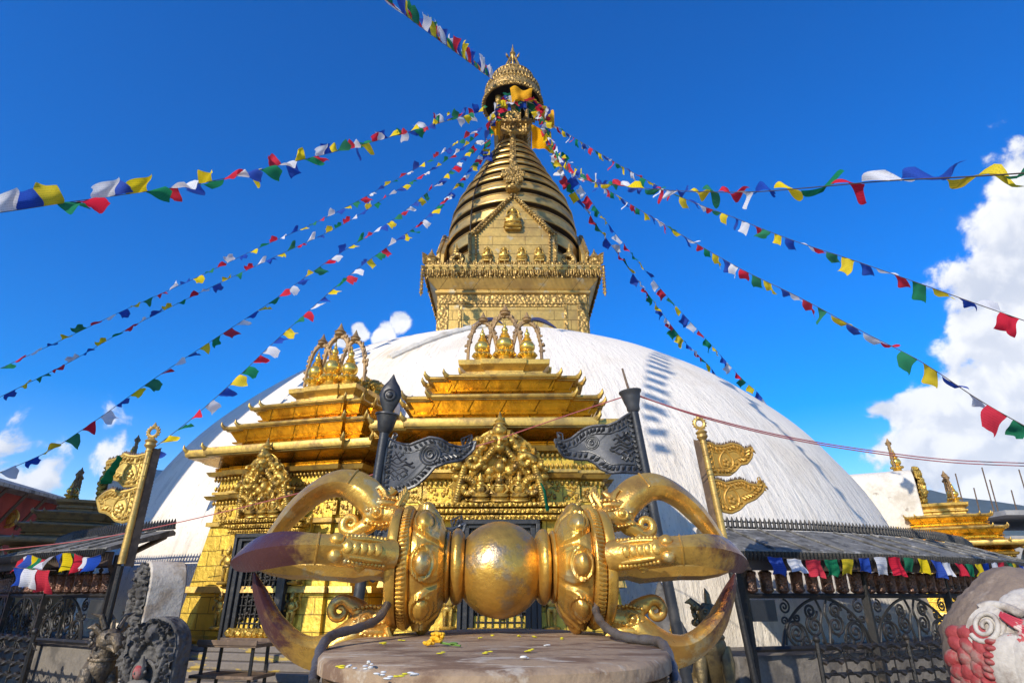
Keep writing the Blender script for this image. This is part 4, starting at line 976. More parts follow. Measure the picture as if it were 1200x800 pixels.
gold_pole('bronze gold pennant pole on the right against the white dome', (823, 512), (842, 600), 6.3,
    [Z(700, 500, 5, [(622, 96), (660, 92), (700, 108), (745, 108), (800, 92), (845, 104), (878, 130), (924, 112), (920, 170), (890, 208), (850, 214), (820, 250), (785, 276), (720, 276), (668, 280)]),
     Z(700, 500, 5, [(672, 308), (720, 312), (765, 328), (820, 312), (860, 308), (910, 332), (960, 338), (1004, 322), (990, 372), (940, 416), (885, 438), (845, 478), (795, 500), (740, 490), (705, 470)])],
    [(*Z(700, 500, 5, [(765, 195)])[0], .10, 'jewel'), (*Z(700, 500, 5, [(798, 412)])[0], .105, 'jewel')], M['goldflagdark'], -1, R(10))

# ------------------------------------------------------------------ prayer wheel pavilions
def spiral_scroll(q, cx, cz, r, turns, a0, sgn, fn, w=.016):
    pts = []
    for k in range(30):
        t = k/29; rr = r*(1-.92*t); a = a0+sgn*turns*2*math.pi*t; pts.append(fn(cx+rr*math.cos(a), cz+rr*math.sin(a)))
    q.tube(pts, w, 6)
def pavilion(label, phis, zr, ze, n_w, seed, plaque_bay):
    rr_ = random.Random(seed); p0 = radial(phis[0], 12.3); o = thing('prayer_wheel_pavilion', label, 'pavilion', (p0[0], p0[1], 0))
    L = lambda phi, rho, z: Vector((radial(phi, rho)[0]-p0[0], radial(phi, rho)[1]-p0[1], z))
    d = .4 if phis[-1] > phis[0] else -.4
    ends = [phis[0]-d*2]+phis[1:-1]+[phis[-1]+d*2]
    q = MB()
    q.loft([[L(p, 11.75, zr), L(p, 11.80, zr+.035), L(p, 12.72, ze+.03), L(p, 12.74, ze), L(p, 12.70, ze-.02), L(p, 11.75, zr-.04)] for p in ends])
    if d < 0: q.f = [tuple(reversed(f)) for f in q.f]
    roof = q.build('roof', M['roofgrey'], o, smooth=20)
    q = MB()                                           # sheet laps and ribs
    for p_a, p_b in zip(ends[:-1], ends[1:]):
        for k in range(1, 4):
            f = k/4; ph = p_a+(p_b-p_a)*f
            A0, A1 = L(p_a, 11.80, zr+.035), L(p_b, 11.80, zr+.035); B0, B1 = L(p_a, 12.72, ze+.03), L(p_b, 12.72, ze+.03)
            q = MB(); q.tube([A0.lerp(A1, f)+Vector((0, 0, .012)), B0.lerp(B1, f)+Vector((0, 0, .012))], .016, 6); q.build('roof_rib', M['roofgrey'], roof)
    q = MB()                                           # pierced cresting along the ridge, and saw tooth eave
    for p_a, p_b in zip(ends[:-1], ends[1:]):
        A, Bv = L(p_a, 11.78, zr+.03), L(p_b, 11.78, zr+.03); n = int((Bv-A).length/.075)
        q.tube([A+Vector((0, 0, .03)), Bv+Vector((0, 0, .03))], .016, 6); q.tube([A+Vector((0, 0, .11)), Bv+Vector((0, 0, .11))], .012, 6)
        for k in range(n):
            c = A.lerp(Bv, (k+.5)/n); q.tube([c+Vector((0, 0, .02)), c+Vector((0, 0, .12)), c+Vector((0, 0, .175))], [.024, .022, .004], 6)
        A, Bv = L(p_a, 12.74, ze-.02), L(p_b, 12.74, ze-.02); n = int((Bv-A).length/.055)
        for k in range(n):
            c = A.lerp(Bv, (k+.5)/n); q.tube([c+Vector((0, 0, .03)), c+Vector((0, 0, -.04)), c+Vector((0, 0, -.085))], [.024, .022, .003], 5)
    q.build('cresting', M['iron'], roof)
    q = MB(); q.loft([[L(p, 12.60, ze-.02), L(p, 12.66, ze-.02), L(p, 12.66, ze-.20), L(p, 12.60, ze-.20)] for p in ends])
    q.build('fascia', M['timber'], roof, smooth=0)
    for p in phis:
        q = MB(); q.tube([L(p, 12.42, 0), L(p, 12.42, ze-.05)], .062, 4); q.ball(L(p, 12.42, 1.08), (.06, .06, .05), 8, 5); q.build('post', M['iron'], o, smooth=0)
        q = MB(); q.tube([L(p, 12.42, ze-.30), L(p, 12.60, ze-.10)], .03, 6); q.tube([L(p, 12.40, ze-.10), L(p, 11.78, zr-.05)], .04, 4); q.build('rafter', M['timber'], o)
    for z_, r_ in ((1.645, .034), (1.06, .034), (2.03, .026)):
        q = MB()
        for p_a, p_b in zip(phis[:-1], phis[1:]): q.tube([L(p_a, 12.42, z_), L(p_b, 12.42, z_)], r_, 6)
        q.build('rail', M['iron'], o, smooth=0)
    wheel = None
    for bi, (p_a, p_b) in enumerate(zip(phis[:-1], phis[1:])):
        A, Bv = L(p_a, 12.42, 0), L(p_b, 12.42, 0)
        fn = lambda u, z_: A.lerp(Bv, u)+Vector((0, 0, z_))
        ln = (Bv-A).length
        q = MB(); f2 = lambda u, z_: fn(u/ln, z_)
        x0 = .45 if bi == plaque_bay else .05
        W_ = ln-x0-.05; c0 = x0+W_/2
        arch = [f2(x0+W_*k/24, 1.08+.54*math.sin(math.pi*k/24)**.6) for k in range(25)]; q.tube(arch, .019, 6)
        for s in (-1, 1):
            spiral_scroll(q, c0+s*W_*.42, 1.52, .085, 1.8, 1.57, s, f2, .012); spiral_scroll(q, c0+s*W_*.44, 1.36, .06, 1.6, -1.57, -s, f2, .012); spiral_scroll(q, c0+s*W_*.23, 1.15, .07, 1.6, 0, s, f2, .012)
            spiral_scroll(q, c0+s*W_*.33, 1.22, .135, 2.2, -1.57, s, f2); spiral_scroll(q, c0+s*W_*.12, 1.30, .13, 2., 1.57, -s, f2)
            spiral_scroll(q, c0+s*W_*.14, 1.47, .10, 1.9, 0, s, f2); spiral_scroll(q, c0+s*W_*.30, 1.40, .055, 1.5, 2, -s, f2, .013)
            q.tube([f2(c0+s*x*W_, z_) for x, z_ in crom([(.46, 1.10), (.40, 1.34), (.25, 1.30), (.20, 1.10)], 14)], .015, 6)
            q.tube([f2(c0+s*x*W_, z_) for x, z_ in crom([(.02, 1.09), (.05, 1.30), (.02, 1.45), (.06, 1.60)], 14)], .015, 6)
            for k in range(5): q.ball(f2(c0+s*W_*(.05+.08*k), 1.13+.07*math.sin(k*2.)), (.022, .01, .03), 6, 4)
        q.build('scroll_panel', M['iron'], o)
        if bi == plaque_bay:
            q = MB(); m_ = [f2(x, z_) for x, z_ in ((.06, 1.36), (.42, 1.36), (.42, 1.60), (.06, 1.60))]
            nv = (Bv-A).cross(Vector((0, 0, 1))).normalized()*.02
            q.loft([[p-nv for p in m_], [p+nv for p in m_]]); q.build('plaque', M['black'], o, smooth=0)
        for k in range(n_w):                           # wheels hang between the two upper rails
            pos = fn((k+.5)/n_w, 0)
            if wheel is None:
                q = MB(); q.lathe([(.03, 1.67), (.055, 1.68), (.078, 1.70), (.080, 1.72), (.072, 1.735), (.074, 1.88), (.082, 1.895), (.080, 1.915), (.05, 1.935), (.02, 1.94)], 20); wheel = q.build('prayer_wheel', M['copperwheel'], o, smooth=40)
                q = MB(); q.lathe([(.02, 1.93), (.018, 1.955), (.03, 1.97), (.032, 1.985), (.015, 2.0), (.01, 2.03)], 10); q.build('knob', M['iron'], wheel)
                w_ = wheel
            else: w_ = dup(wheel, o)
            w_.location = (pos.x, pos.y, 0); w_.rotation_euler[2] = rr_.uniform(0, 6.28)
    return o
pavR = pavilion('black iron prayer wheel pavilion with grey sheet roof right of the vajra', [13.0, 21.6, 29.6, 37.5, 45.5, 53.5], 2.46, 2.13, 8, 1, 0)
pavL = pavilion('black iron prayer wheel pavilion with grey sheet roof left of the shrines', [-26.5, -34.5, -42.5, -50.5], 2.52, 2.22, 7, 2, 0)
# low plinths behind the wheels
def curb(label, name, phis, r0, r1, h, m, cat):
    p0 = radial(phis[0], r0); o = MB()
    seq = np.linspace(phis[0], phis[1], 12)
    o.loft([[(radial(p, r0)[0]-p0[0], radial(p, r0)[1]-p0[1], 0), (radial(p, r1)[0]-p0[0], radial(p, r1)[1]-p0[1], 0), (radial(p, r1)[0]-p0[0], radial(p, r1)[1]-p0[1], h), (radial(p, r0)[0]-p0[0], radial(p, r0)[1]-p0[1], h)] for p in seq])
    if phis[1] < phis[0]: o.f = [tuple(reversed(f)) for f in o.f]
    tag(o.build(name, m, smooth=0, bevel=.02, loc=(p0[0], p0[1], 0)), label, cat)
curb('grey stone ledge at the foot of the dome behind the right hand scrollwork', 'stone_ledge', (12.4, 58), 11.0, 12.3, .98, M['greywall'], 'ledge')
curb('grey stone ledge at the foot of the dome behind the left hand scrollwork', 'stone_ledge', (-24.5, -58), 11.0, 12.3, .98, M['greywall'], 'ledge')
# low leafy iron fences
def leafy_fence(label, pts, zs, seed):
    rr_ = random.Random(seed); o = thing('iron_fence', label, 'fence', (pts[0][0], pts[0][1], 0))
    Q = [Vector((x-pts[0][0], y-pts[0][1], 0)) for x, y in pts]
    for z_ in zs:
        q = MB()
        for A, Bv in zip(Q[:-1], Q[1:]):
            n = int((Bv-A).length/.10)
            q.tube([A+Vector((0, 0, z_)), Bv+Vector((0, 0, z_))], .018, 6)
            t = (Bv-A).normalized()
            for k in range(n):
                c = A.lerp(Bv, (k+.5)/n)+Vector((0, 0, z_)); sg = 1 if k % 2 else -1
                q.tube([c-t*.05+Vector((0, -.012*sg, .010)), c+Vector((0, .012*sg, .020*sg)), c+t*.06+Vector((0, 0, -.012))], [.010, .042, .008], 6, flat=.6)
        q.build('leafy_rail', M['iron'], o)
    for i, A in enumerate(Q):
        q = MB(); q.tube([A, A+Vector((0, 0, zs[0]+.05))], .025, 6); q.ball(A+Vector((0, 0, zs[0]+.08)), .04, 10, 7); q.build('post', M['iron'], o)
    for A, Bv in zip(Q[:-1], Q[1:]):
        q = MB(); ln = (Bv-A).length; t = (Bv-A)/ln
        for k in range(int(ln/.34)+1):
            c = A+t*(.34*k); q.tube([c+Vector((0, 0, zs[-1]-.2)), c+Vector((0, 0, zs[0]))], .009, 5)
            for sg in (-1, 1):
                q.tube([c+t*(sg*x)+Vector((0, 0, z_)) for x, z_ in crom([(0, zs[0]-.03), (.10, zs[0]-.10), (.15, zs[1]+.02), (.06, zs[1]+.03), (.05, zs[1]+.10)], 14)], .007, 5)
        q.build('scrollwork', M['iron'], o)
    return o
leafy_fence('low black leafy iron fence in front of the right hand pavilion', [radial(p, 13.15) for p in (14.5, 20, 25.5, 31, 36.5)], (1.13, 1.0, .87, .74, .60), 3)
leafy_fence('low black leafy iron fence in front of the left hand pavilion', [radial(p, 13.35) for p in (-25.5, -31, -36.5, -42)], (1.17, 1.04, .91, .78), 4)

# ------------------------------------------------------------------ statues and steles
def arch_out(w, h, n=16): return [(-w, 0), (w, 0), (w, h-w)]+[(w*math.cos(math.pi*k/n), h-w+w*math.sin(math.pi*k/n)) for k in range(1, n)]+[(-w, h-w)]
def stele(name, label, loc, rz, w, h, t, m, seed, figure=True, mback=None):
    o = thing(name, label, 'stele', loc, rz); rr_ = random.Random(seed)
    q = MB(); q.prism(arch_out(w, h), 0, t); q.build('slab', mback or m, o, bevel=.02)
    pr_ = []
    for k in range(300):
        x, z_ = rr_.uniform(-.5, .5), rr_.uniform(0, 1)
        inner = (abs(x)/.27)**2+((z_-.42)/.36)**2
        if figure and inner < 1: continue
        pr_.append(('b', x, z_, rr_.uniform(.014, .036), rr_.uniform(.012, .03), rr_.uniform(.04, .11)))
    for s in (-1, 1):
        pr_ += [('c', [(s*(.30+.05*math.sin(k*.6)), .05+.045*k) for k in range(14)], .05, .10), ('b', s*.28, .72, .09, .07, .12), ('b', s*.36, .30, .07, .12, .10)]
    pr_ += [('b', 0, .86, .12, .09, .13), ('b', -.06, .84, .03, .03, .16), ('b', .06, .84, .03, .03, .16)]
    if figure: pr_.append(('c', [(.29*math.cos(a), .44+.38*math.sin(a)) for a in np.linspace(-.3, 3.44, 30)], .03, .08))
    q = MB(); hwf = lambda z: np.where(z*h < h-w, .5, .5*np.sqrt(np.clip(1-((z*h-(h-w))/w)**2, 0, 1)))
    relief_plate(q, 2*w*.98, h*.985, pr_, hwf, T(0, -.012, .004), 110, 120, wob=.01); q.build('relief', m, o, smooth=60)
    if figure:
        q = MB(); q.lathe([(.20*h, .02), (.22*h, .07), (.18*h, .12), (.21*h, .17)], 16, T(0, -.07, 0) @ Matrix.Diagonal((1, .55, 1, 1))); seated(q, T(0, -.08, .16, s=h*.50)); q.build('figure', M['stone'], o)
        q = MB(); q.ball((0, -.10, h*.50*.80+.16), (.050*h, .052*h, .062*h), 12, 8); q.build('vermilion_face', M['redpaint'], o)
    return o
c = P(176, 800, 6.4); stele('arched_stele', 'arched grey stone stele with a seated figure in its niche, beside the bronze guardian', (c.x-.05, c.y, .42), R(-14), .28, 1.04, .20, M['carved'], 4)
c = P(178, 700, 8.0); stele('pale_stele', 'pale round topped stone stele seen nearly edge on at the pavilion end', (c.x-.15, c.y, .75), R(-46), .30, 1.30, .42, M['carved'], 8, False, M['whitestone'])
c = P(768, 780, 6.6); stele('small_stele', 'small carved stone stele under the right end of the vajra', (c.x-.05, c.y, .50), R(8), .17, .72, .14, M['carved'], 9, False)
def beast(name, label, loc, rz, sc, m, kind):
    """seated guardian facing -y, about one unit tall"""
    o = thing(name, label, 'statue', loc, rz); o.scale = (sc, sc, sc); q = MB()
    q.box((0, .05, -.04), (.52, .62, .08)); q.build('base', M['stone'], o, bevel=.01)
    q = MB()
    chain = [((0, .22, .14), .17), ((0, .16, .26), .18), ((0, .05, .42), .165), ((0, -.04, .58), .15), ((0, -.07, .70), .115), ((0, -.09, .80), .11)]
    q.tube(crom([p for p, _ in chain], 20), [float(np.interp(k/19*5, range(6), [r for _, r in chain])) for k in range(20)], 16)
    q.ball((0, -.07, .58), (.15, .12, .14), 14, 9)
    for s in (-1, 1):
        q.tube([(s*.11, -.06, .56), (s*.135, -.10, .42), (s*.13, -.10, .24), (s*.13, -.11, .10), (s*.13, -.13, .04)], [.075, .07, .05, .045, .055], 10)
        q.ball((s*.13, -.17, .03), (.06, .085, .035), 10, 6)
        for k in range(3): q.ball((s*.13-.035+.035*k, -.245, .022), (.016, .025, .020), 6, 5)
        for k in range(5): q.torus((s*.13, -.105, .10+.03*k), .050, .010, 'Z', 12, 5)
        q.ball((s*.15, .18, .17), (.085, .17, .15), 12, 8); q.tube([(s*.17, .10, .14), (s*.18, -.02, .05), (s*.18, -.07, .03)], [.07, .05, .04], 8)
    q.ball((0, -.13, .86), (.125, .13, .12), 14, 9)
    q.tube([(0, .36, .10), (.10, .44, .25), (.06, .42, .45), (.0, .36, .55)], [.03, .045, .05, .012], 8)
    for k in range(46):                                # mane curls
        a = rnd.uniform(0, 6.28); zz = rnd.uniform(.52, .95); rr_ = .135+.02*math.sin(zz*9)
        q.ball((rr_*math.cos(a), -.08+rr_*.85*math.sin(a)*(1 if math.sin(a) > 0 else .55), zz), rnd.uniform(.022, .036), 7, 5)
    q.torus((0, -.075, .66), .125, .018, 'Z', 18, 6)
    body = q.build('body', m, o, smooth=60)
    q = MB()
    if kind == 'lion':
        q.ball((0, -.23, .82), (.08, .07, .06), 10, 7); q.ball((0, -.22, .765), (.06, .055, .025), 10, 5)
        q.ball((0, -.295, .845), (.03, .018, .018), 8, 5)
    else:
        q.tube([(0, -.22, .86), (0, -.34, .87), (0, -.41, .80), (0, -.40, .74)], [.075, .06, .035, .008], 10); q.tube([(0, -.20, .80), (0, -.32, .78), (0, -.36, .74)], [.05, .035, .008], 8)
    q.build('muzzle', m, body)
    q = MB()
    for s in (-1, 1):
        q.ball((s*.06, -.235, .895), (.022, .018, .022), 8, 6); q.torus((s*.06, -.24, .895), .03, .008, 'Y', 12, 5)
        q.tube([(s*.09, -.10, .93), (s*.17, -.08, 1.0), (s*.22, -.06, .98)], [.04, .035, .006], 7)
        if kind != 'lion': q.tube([(s*.07, -.14, .97), (s*.13, -.12, 1.10), (s*.23, -.10, 1.13)], [.03, .025, .005], 7)
    q.tube([(0, -.14, .96), (0, -.12, 1.06), (0, -.06, 1.12)], [.04, .03, .006], 7)
    q.build('brow_and_ears', m, body); return o
c = P(836, 792, 6.7); beast('bronze_lion', 'seated bronze guardian lion below the right end of the vajra', (c.x, c.y, .62), R(-4), .98, M['bronze'], 'lion')
c = P(122, 800, 6.5); beast('griffin_guardian', 'seated beaked bronze guardian at the left beside the arched stele', (c.x-.10, c.y, .52), R(52), .86, M['greybronze'], 'griffin')
def plinth_block(name, label, loc, size, m, rz=0):
    q = MB(); q.box((0, 0, size[2]/2), size); q.box((0, 0, size[2]-.05), (size[0]+.06, size[1]+.06, .06)); o = q.build(name, m, smooth=0, bevel=.015, loc=loc); o.rotation_euler[2] = rz; tag(o, label, 'plinth'); return o
plinth_block('stone_plinth', 'worn stone plinth under the seated bronze lion', (P(836, 792, 6.7).x, P(836, 792, 6.7).y+.05, 0), (.72, .8, .54), M['stone'])
plinth_block('stone_plinth', 'worn stone plinth under the beaked bronze guardian', (P(122, 800, 6.5).x-.10, P(122, 800, 6.5).y+.05, 0), (.7, .75, .435), M['stone'], R(52))
plinth_block('stone_plinth', 'grey stone plinth under the arched stele with seated figure', (P(176, 800, 6.4).x, P(176, 800, 6.4).y+.22, 0), (1.0, .85, .42), M['stone'], R(-14))
plinth_block('stone_plinth', 'brown stone plinth under the pale round topped stele', (P(178, 700, 8.0).x, P(178, 700, 8.0).y, 0), (.95, .95, .75), M['whitestone'], R(-66))
plinth_block('stone_plinth', 'low stone plinth under the small carved stele', (P(768, 780, 6.6).x-.05, P(768, 780, 6.6).y+.07, 0), (.5, .5, .50), M['stone'], R(8))
# small stone chaitya and a brass post behind the vajra
c = P(822, 700, 8.0); o = thing('votive_stupa', 'small weathered stone votive stupa half hidden behind the vajra', 'stupa', (c.x-.5, c.y, 0))
q = MB(); q.loft([sq(.36, 0), sq(.36, .55), sq(.40, .57), sq(.40, .64), sq(.30, .66), sq(.30, .95), sq(.34, .97), sq(.34, 1.02)]); q.build('base', M['stone'], o, bevel=.012)
q = MB(); q.lathe([(.27, 1.02), (.29, 1.10), (.28, 1.24), (.22, 1.36), (.12, 1.42), (.10, 1.44), (.10, 1.52), (.12, 1.53), (.09, 1.60), (.05, 1.72), (.02, 1.80)], 24); q.build('drum', M['stone'], o)
c = P(786, 690, 7.2); q = MB(); q.tube([(0, 0, 0), (.0, 0, 1.6), (-.03, 0, 1.95)], [.05, .045, .04], 12); q.ball((-.03, 0, 2.0), .055, 12, 8); q.torus((0, 0, 1.3), .05, .012, 'Z', 14, 6); q.torus((0, 0, .9), .052, .012, 'Z', 14, 6)
tag(q.build('brass_post', M['bright'], loc=(c.x, c.y, 0)), 'thin brass post standing behind the lower right prong', 'post')
# offering stand before the left shrine
c = P(279, 752, 6.9); o = thing('offering_stand', 'dark metal offering tray on legs before the left shrine', 'stand', (c.x, c.y, 0), R(-12))
zt_ = c.z; q = MB(); q.box((0, 0, zt_-.02), (.66, .36, .035)); q.box((0, -.18, zt_+.005), (.68, .02, .05)); q.box((0, .18, zt_+.005), (.68, .02, .05)); q.build('tray', M['rust'], o, bevel=.006)
q = MB(); q.box((0, 0, zt_-.30), (.72, .40, .03)); q.build('shelf', M['rust'], o, bevel=.006)
for sx in (-1, 1):
    for sy in (-1, 1): q = MB(); q.tube([(sx*.30, sy*.15, 0), (sx*.27, sy*.13, zt_-.03)], .018, 6); q.build('leg', M['iron'], o)
# painted stone lion head in the near corner
c = P(1200, 768, 2.5); o = thing('painted_lion_head', 'stone lion head with chipped red mane and white spiral ear, near corner', 'statue', (c.x+.03, c.y, c.z-.03), R(-12))
o.scale = (1, 1, 1)
rr_ = random.Random(5); nu, nv_ = 72, 48; q = MB(); rings = []; HR = .282
for i in range(nv_+1):
    a = -math.pi/2+math.pi*i/nv_; ring = []
    for j in range(nu):
        t = 2*math.pi*j/nu; x, y, z_ = math.cos(a)*math.cos(t), math.cos(a)*math.sin(t), math.sin(a)
        r_ = HR*(1+.20*max(0, z_)**9+.018*math.sin(9*x+3*z_)+.016*math.sin(13*z_+5*x)+.012*math.sin(23*y+17*z_)+.008*math.sin(41*x+29*z_))
        ring.append((x*r_, y*r_, z_*r_))
    rings.append(ring)
q.loft(rings); head = q.build('skull', M['bareclay'], o, smooth=70)
hc = Vector(o.location); hinv = o.matrix_basis.inverted()
o.rotation_euler = (0, 0, 0); hinv = Matrix.Translation(-hc)
def hp(u, v, lift=0.):                                 # point on the head surface seen at a photo position
    d = ray(u, v).normalized(); m = EYE-hc; bq = m.dot(d); cq = m.dot(m)-HR*HR; D_ = bq*bq-cq
    t_ = -bq-math.sqrt(D_) if D_ > 0 else -bq
    p = EYE+d*t_-hc
    return p.normalized()*(HR+lift)
def lump(q, u, v, ru, rv, h, ang_=0., lift=0., n=12):  # flattened boss lying on the head
    c = hp(u, v, lift); nz = c.normalized(); ex = Vector((1, 0, 0)); ex = (ex-nz*ex.dot(nz)).normalized(); ez = ex.cross(nz) if ex.cross(nz).z > 0 else nz.cross(ex)
    e1 = ex*math.cos(ang_)+ez*math.sin(ang_); e2 = -ex*math.sin(ang_)+ez*math.cos(ang_)
    k_ = .0034; Mq = Matrix((e1*ru*k_, e2*rv*k_, nz*h)).transposed().to_4x4(); Mq.translation = c
    q.ball((0, 0, 0), 1, n, 8, Mq)
q = MB()                                               # overlapping flame locks of the mane
for row, (v0, u0, u1, n_) in enumerate(((742, 1121, 1150, 3), (756, 1120, 1162, 4), (771, 1119, 1166, 4), (786, 1124, 1170, 5), (800, 1128, 1172, 5), (816, 1136, 1178, 5), (832, 1150, 1186, 4))):
    for k in range(n_):
        u = u0+(u1-u0)*(k+.5*(row % 2)*.6)/max(1, n_-1); lump(q, min(u, u1), v0+rr_.uniform(-2, 2), 9, 12, .026, R(rr_.uniform(-25, 15)), .006)
q.build('mane', M['redpaint'], head, smooth=60)
q = MB()
for k in range(8): lump(q, 1166-.6*k+(2 if k % 2 else 0), 754+7.2*k, 6.5, 3.6, .022, R(-20), .022)
q.build('mane_fringe', M['redpaint'], head, smooth=60)
q = MB(); ring0 = []
ec = (1160, 737)
lo = [[hp(ec[0]+22*f*math.cos(t_)-(3*f*math.sin(t_)), ec[1]+23*f*math.sin(t_), l_) for t_ in np.linspace(0, 2*math.pi, 29)[:-1]] for f, l_ in ((1.08, -.03), (1.06, .012), (.96, .026), (.6, .022), (.05, .020))]
q.loft(list(reversed(lo)))
q.tube([hp(ec[0]+(17-15.2*k/40)*math.cos(2.6-k*.33), ec[1]+(18-16*k/40)*math.sin(2.6-k*.33), .028) for k in range(41)], [.0095-.003*k/40 for k in range(41)], 8)
q.tube([hp(u, v, .012) for u, v in crom([(1150, 716), (1158, 712), (1172, 712), (1186, 716), (1200, 724)], 16)], [.006]+[.016]*14+[.006], 8)
q.build('spiral_ear', M['whitepaint'], head, smooth=50)
q = MB()
for (u, v, a_, b_, h_) in ((1192, 708, 16, 15, .016), (1203, 700, 20, 13, .018), (1188, 742, 13, 15, .014), (1198, 785, 27, 34, .040), (1192, 760, 18, 14, .020), (1216, 750, 18, 22, .04), (1196, 815, 24, 20, .03), (1226, 790, 30, 40, .05)):
    lump(q, u, v, a_, b_, h_, 0, .004, 18)
q.build('white_face', M['whitepaint'], head, smooth=60)
q = MB()
for k in range(5): q.tube([hp(1176+4.4*j, 722+2.6*j-.14*j*j+3.6*k*(.4+.08*j), .026+.003*k) for j in range(8)], [.003]+[.0062]*6+[.003], 7)
q.build('brow', M['brow'], head, smooth=60)
q = MB(); lump(q, 1203, 748, 7, 7, .03, 0, .02); lump(q, 1158, 712, 5, 4, .012, 0, .012); q.build('eye', M['brow'], head, smooth=60)

# ------------------------------------------------------------------ neighbouring buildings
A = P(-70, 556, 16.5); Bp = P(86, 586, 23.0)
o = thing('temple_house', 'red painted temple house with a grey tiled roof at the left edge', 'building', (Bp.x, Bp.y, 0))
d = Vector((A.x-Bp.x, A.y-Bp.y, 0)); ln = d.length; t = d/ln; nrm_ = Vector((t.y, -t.x, 0)) 
if nrm_.x < 0: nrm_ = -nrm_
ez = (A.z+Bp.z)/2-.05
q = MB(); q.loft([[(0, 0, 0), tuple(t*ln), tuple(t*ln-nrm_*6), tuple(-nrm_*6)], [(0, 0, ez), tuple(t*ln+Vector((0, 0, ez))), tuple(t*ln-nrm_*6+Vector((0, 0, ez))), tuple(-nrm_*6+Vector((0, 0, ez)))]])
q.build('wall', M['redwall'], o, smooth=0)
q = MB(); e0 = nrm_*.75-t*.5; up_ = Vector((0, 0, 1))
pr_ = [(nrm_*.75+up_*(ez-.12)), (nrm_*.75+up_*(ez-.02)), (-nrm_*3+up_*(ez+1.0)), (-nrm_*6.7+up_*(ez-.02)), (-nrm_*6.7+up_*(ez-.12))]
q.loft([[p-t*.5 for p in pr_], [p+t*(ln+.5) for p in pr_]]); q.build('roof', M['greyroof2'], o, smooth=0)
for k in range(7):
    q = MB(); c = t*(.8+k*1.0); q.tube([c+nrm_*.02+up_*(ez-1.15), c+nrm_*.66+up_*(ez-.16)], .06, 4); q.build('strut', M['timber'], o, smooth=0)
q = MB(); q.torus(tuple(t*3.3+nrm_*.05+up_*(ez-.85)), .26, .05, 'Y', 24, 6); q.ball(tuple(t*3.3+nrm_*.05+up_*(ez-.85)), (.2, .05, .2), 14, 6); q.build('roundel', M['ornate'], o)
q = MB(); q.box(tuple(t*ln/2+nrm_*.06+up_*(ez-1.5)), (.12, .12, .12)); 
q = MB(); q.tube([nrm_*.06+up_*(ez-1.42), t*ln+nrm_*.06+up_*(ez-1.42)], .07, 4); q.build('band', M['timber'], o, smooth=0)
c = P(1165, 602, 30); o = thing('concrete_house', 'unfinished grey concrete house with bare rods at the right edge', 'building', (c.x, c.y, 0))
q = MB(); q.box((4, 3, c.z/2-.5), (7, 6, c.z-1.0)); q.build('wall', M['concrete'], o, smooth=0)
q = MB(); q.box((4, 2.6, c.z-.06), (8.6, 7.4, .22)); q.build('roof_slab', M['concrete'], o, smooth=0)
q = MB(); q.box((3.2, -.02, c.z-1.6), (2.2, .1, 1.6)); q.build('window', M['black'], o, smooth=0)
for (x_, h_) in ((-1.6, 1.9), (-.9, 1.2), (-.2, 2.2), (0, 1.6), (.9, 1.1), (1.6, 2.1), (1.75, 1.5)):
    q = MB(); q.tube([(x_, -.3, c.z+.05), (x_+.06, -.3, c.z+h_)], .03, 5); q.build('rebar', M['rust'], o)
# tall white spired temple standing just outside the left of the view; it shades that flank of the dome
TX, TY = -14.3, 5.3
o = thing('shikhara_temple', 'tall whitewashed tower temple beside the stairs, left of the view', 'temple', (TX, TY, 0), SUN_AZ*-1)
q = MB(); q.loft([sq(3.0, 0), sq(3.0, 3.4), sq(3.2, 3.5), sq(3.2, 3.8), sq(2.5, 4.0), sq(2.5, 6.2), sq(2.65, 9.), sq(2.8, 12.0), sq(3.0, 12.2), sq(3.0, 12.6), sq(1.6, 14.5), sq(.4, 16.0)]); q.build('tower', M['whitewash'], o, bevel=.03)
q = MB(); q.lathe([(.5, 15.9), (.62, 16.2), (.3, 16.6), (.15, 17.0), (.02, 17.8)], 20); q.build('finial', M['bright'], o)

# ------------------------------------------------------------------ cords
def cord(label, pts, r, m):
    P3 = [tuple(P(*p)) for p in pts]; p0 = Vector(P3[0]); q = MB(); q.tube([Vector(p)-p0 for p in crom(P3, 60)], r, 6)
    tag(q.build('cord', m, loc=p0), label, 'cord')
cord('thin red cord from the left pavilion roof to the top of the central torana', [(-10, 645, 8.6), (90, 634, 8.3), (170, 620, 7.9), (260, 600, 7.6), (380, 570, 7.4), (490, 542, 7.3), (588, 514, 7.3)], .006, M['cordred'])
cord('thin red cord rising from the central torana to the bell-topped pole', [(588, 513, 7.25), (660, 488, 6.5), (742, 461, 5.45)], .006, M['cordred'])
cord('thin red cord running from the bell-topped pole off to the right edge', [(742, 461, 5.35), (820, 488, 5.6), (920, 513, 6.0), (1020, 530, 6.4), (1120, 542, 6.8), (1240, 547, 7.4)], .006, M['cordred'])
cord('second red cord twinned just above the one from the bell-topped pole', [(742, 462, 5.4), (820, 486.5, 5.65), (920, 511, 6.05), (1020, 527.5, 6.45), (1120, 539, 6.85), (1240, 543.5, 7.45)], .006, M['cordred'])

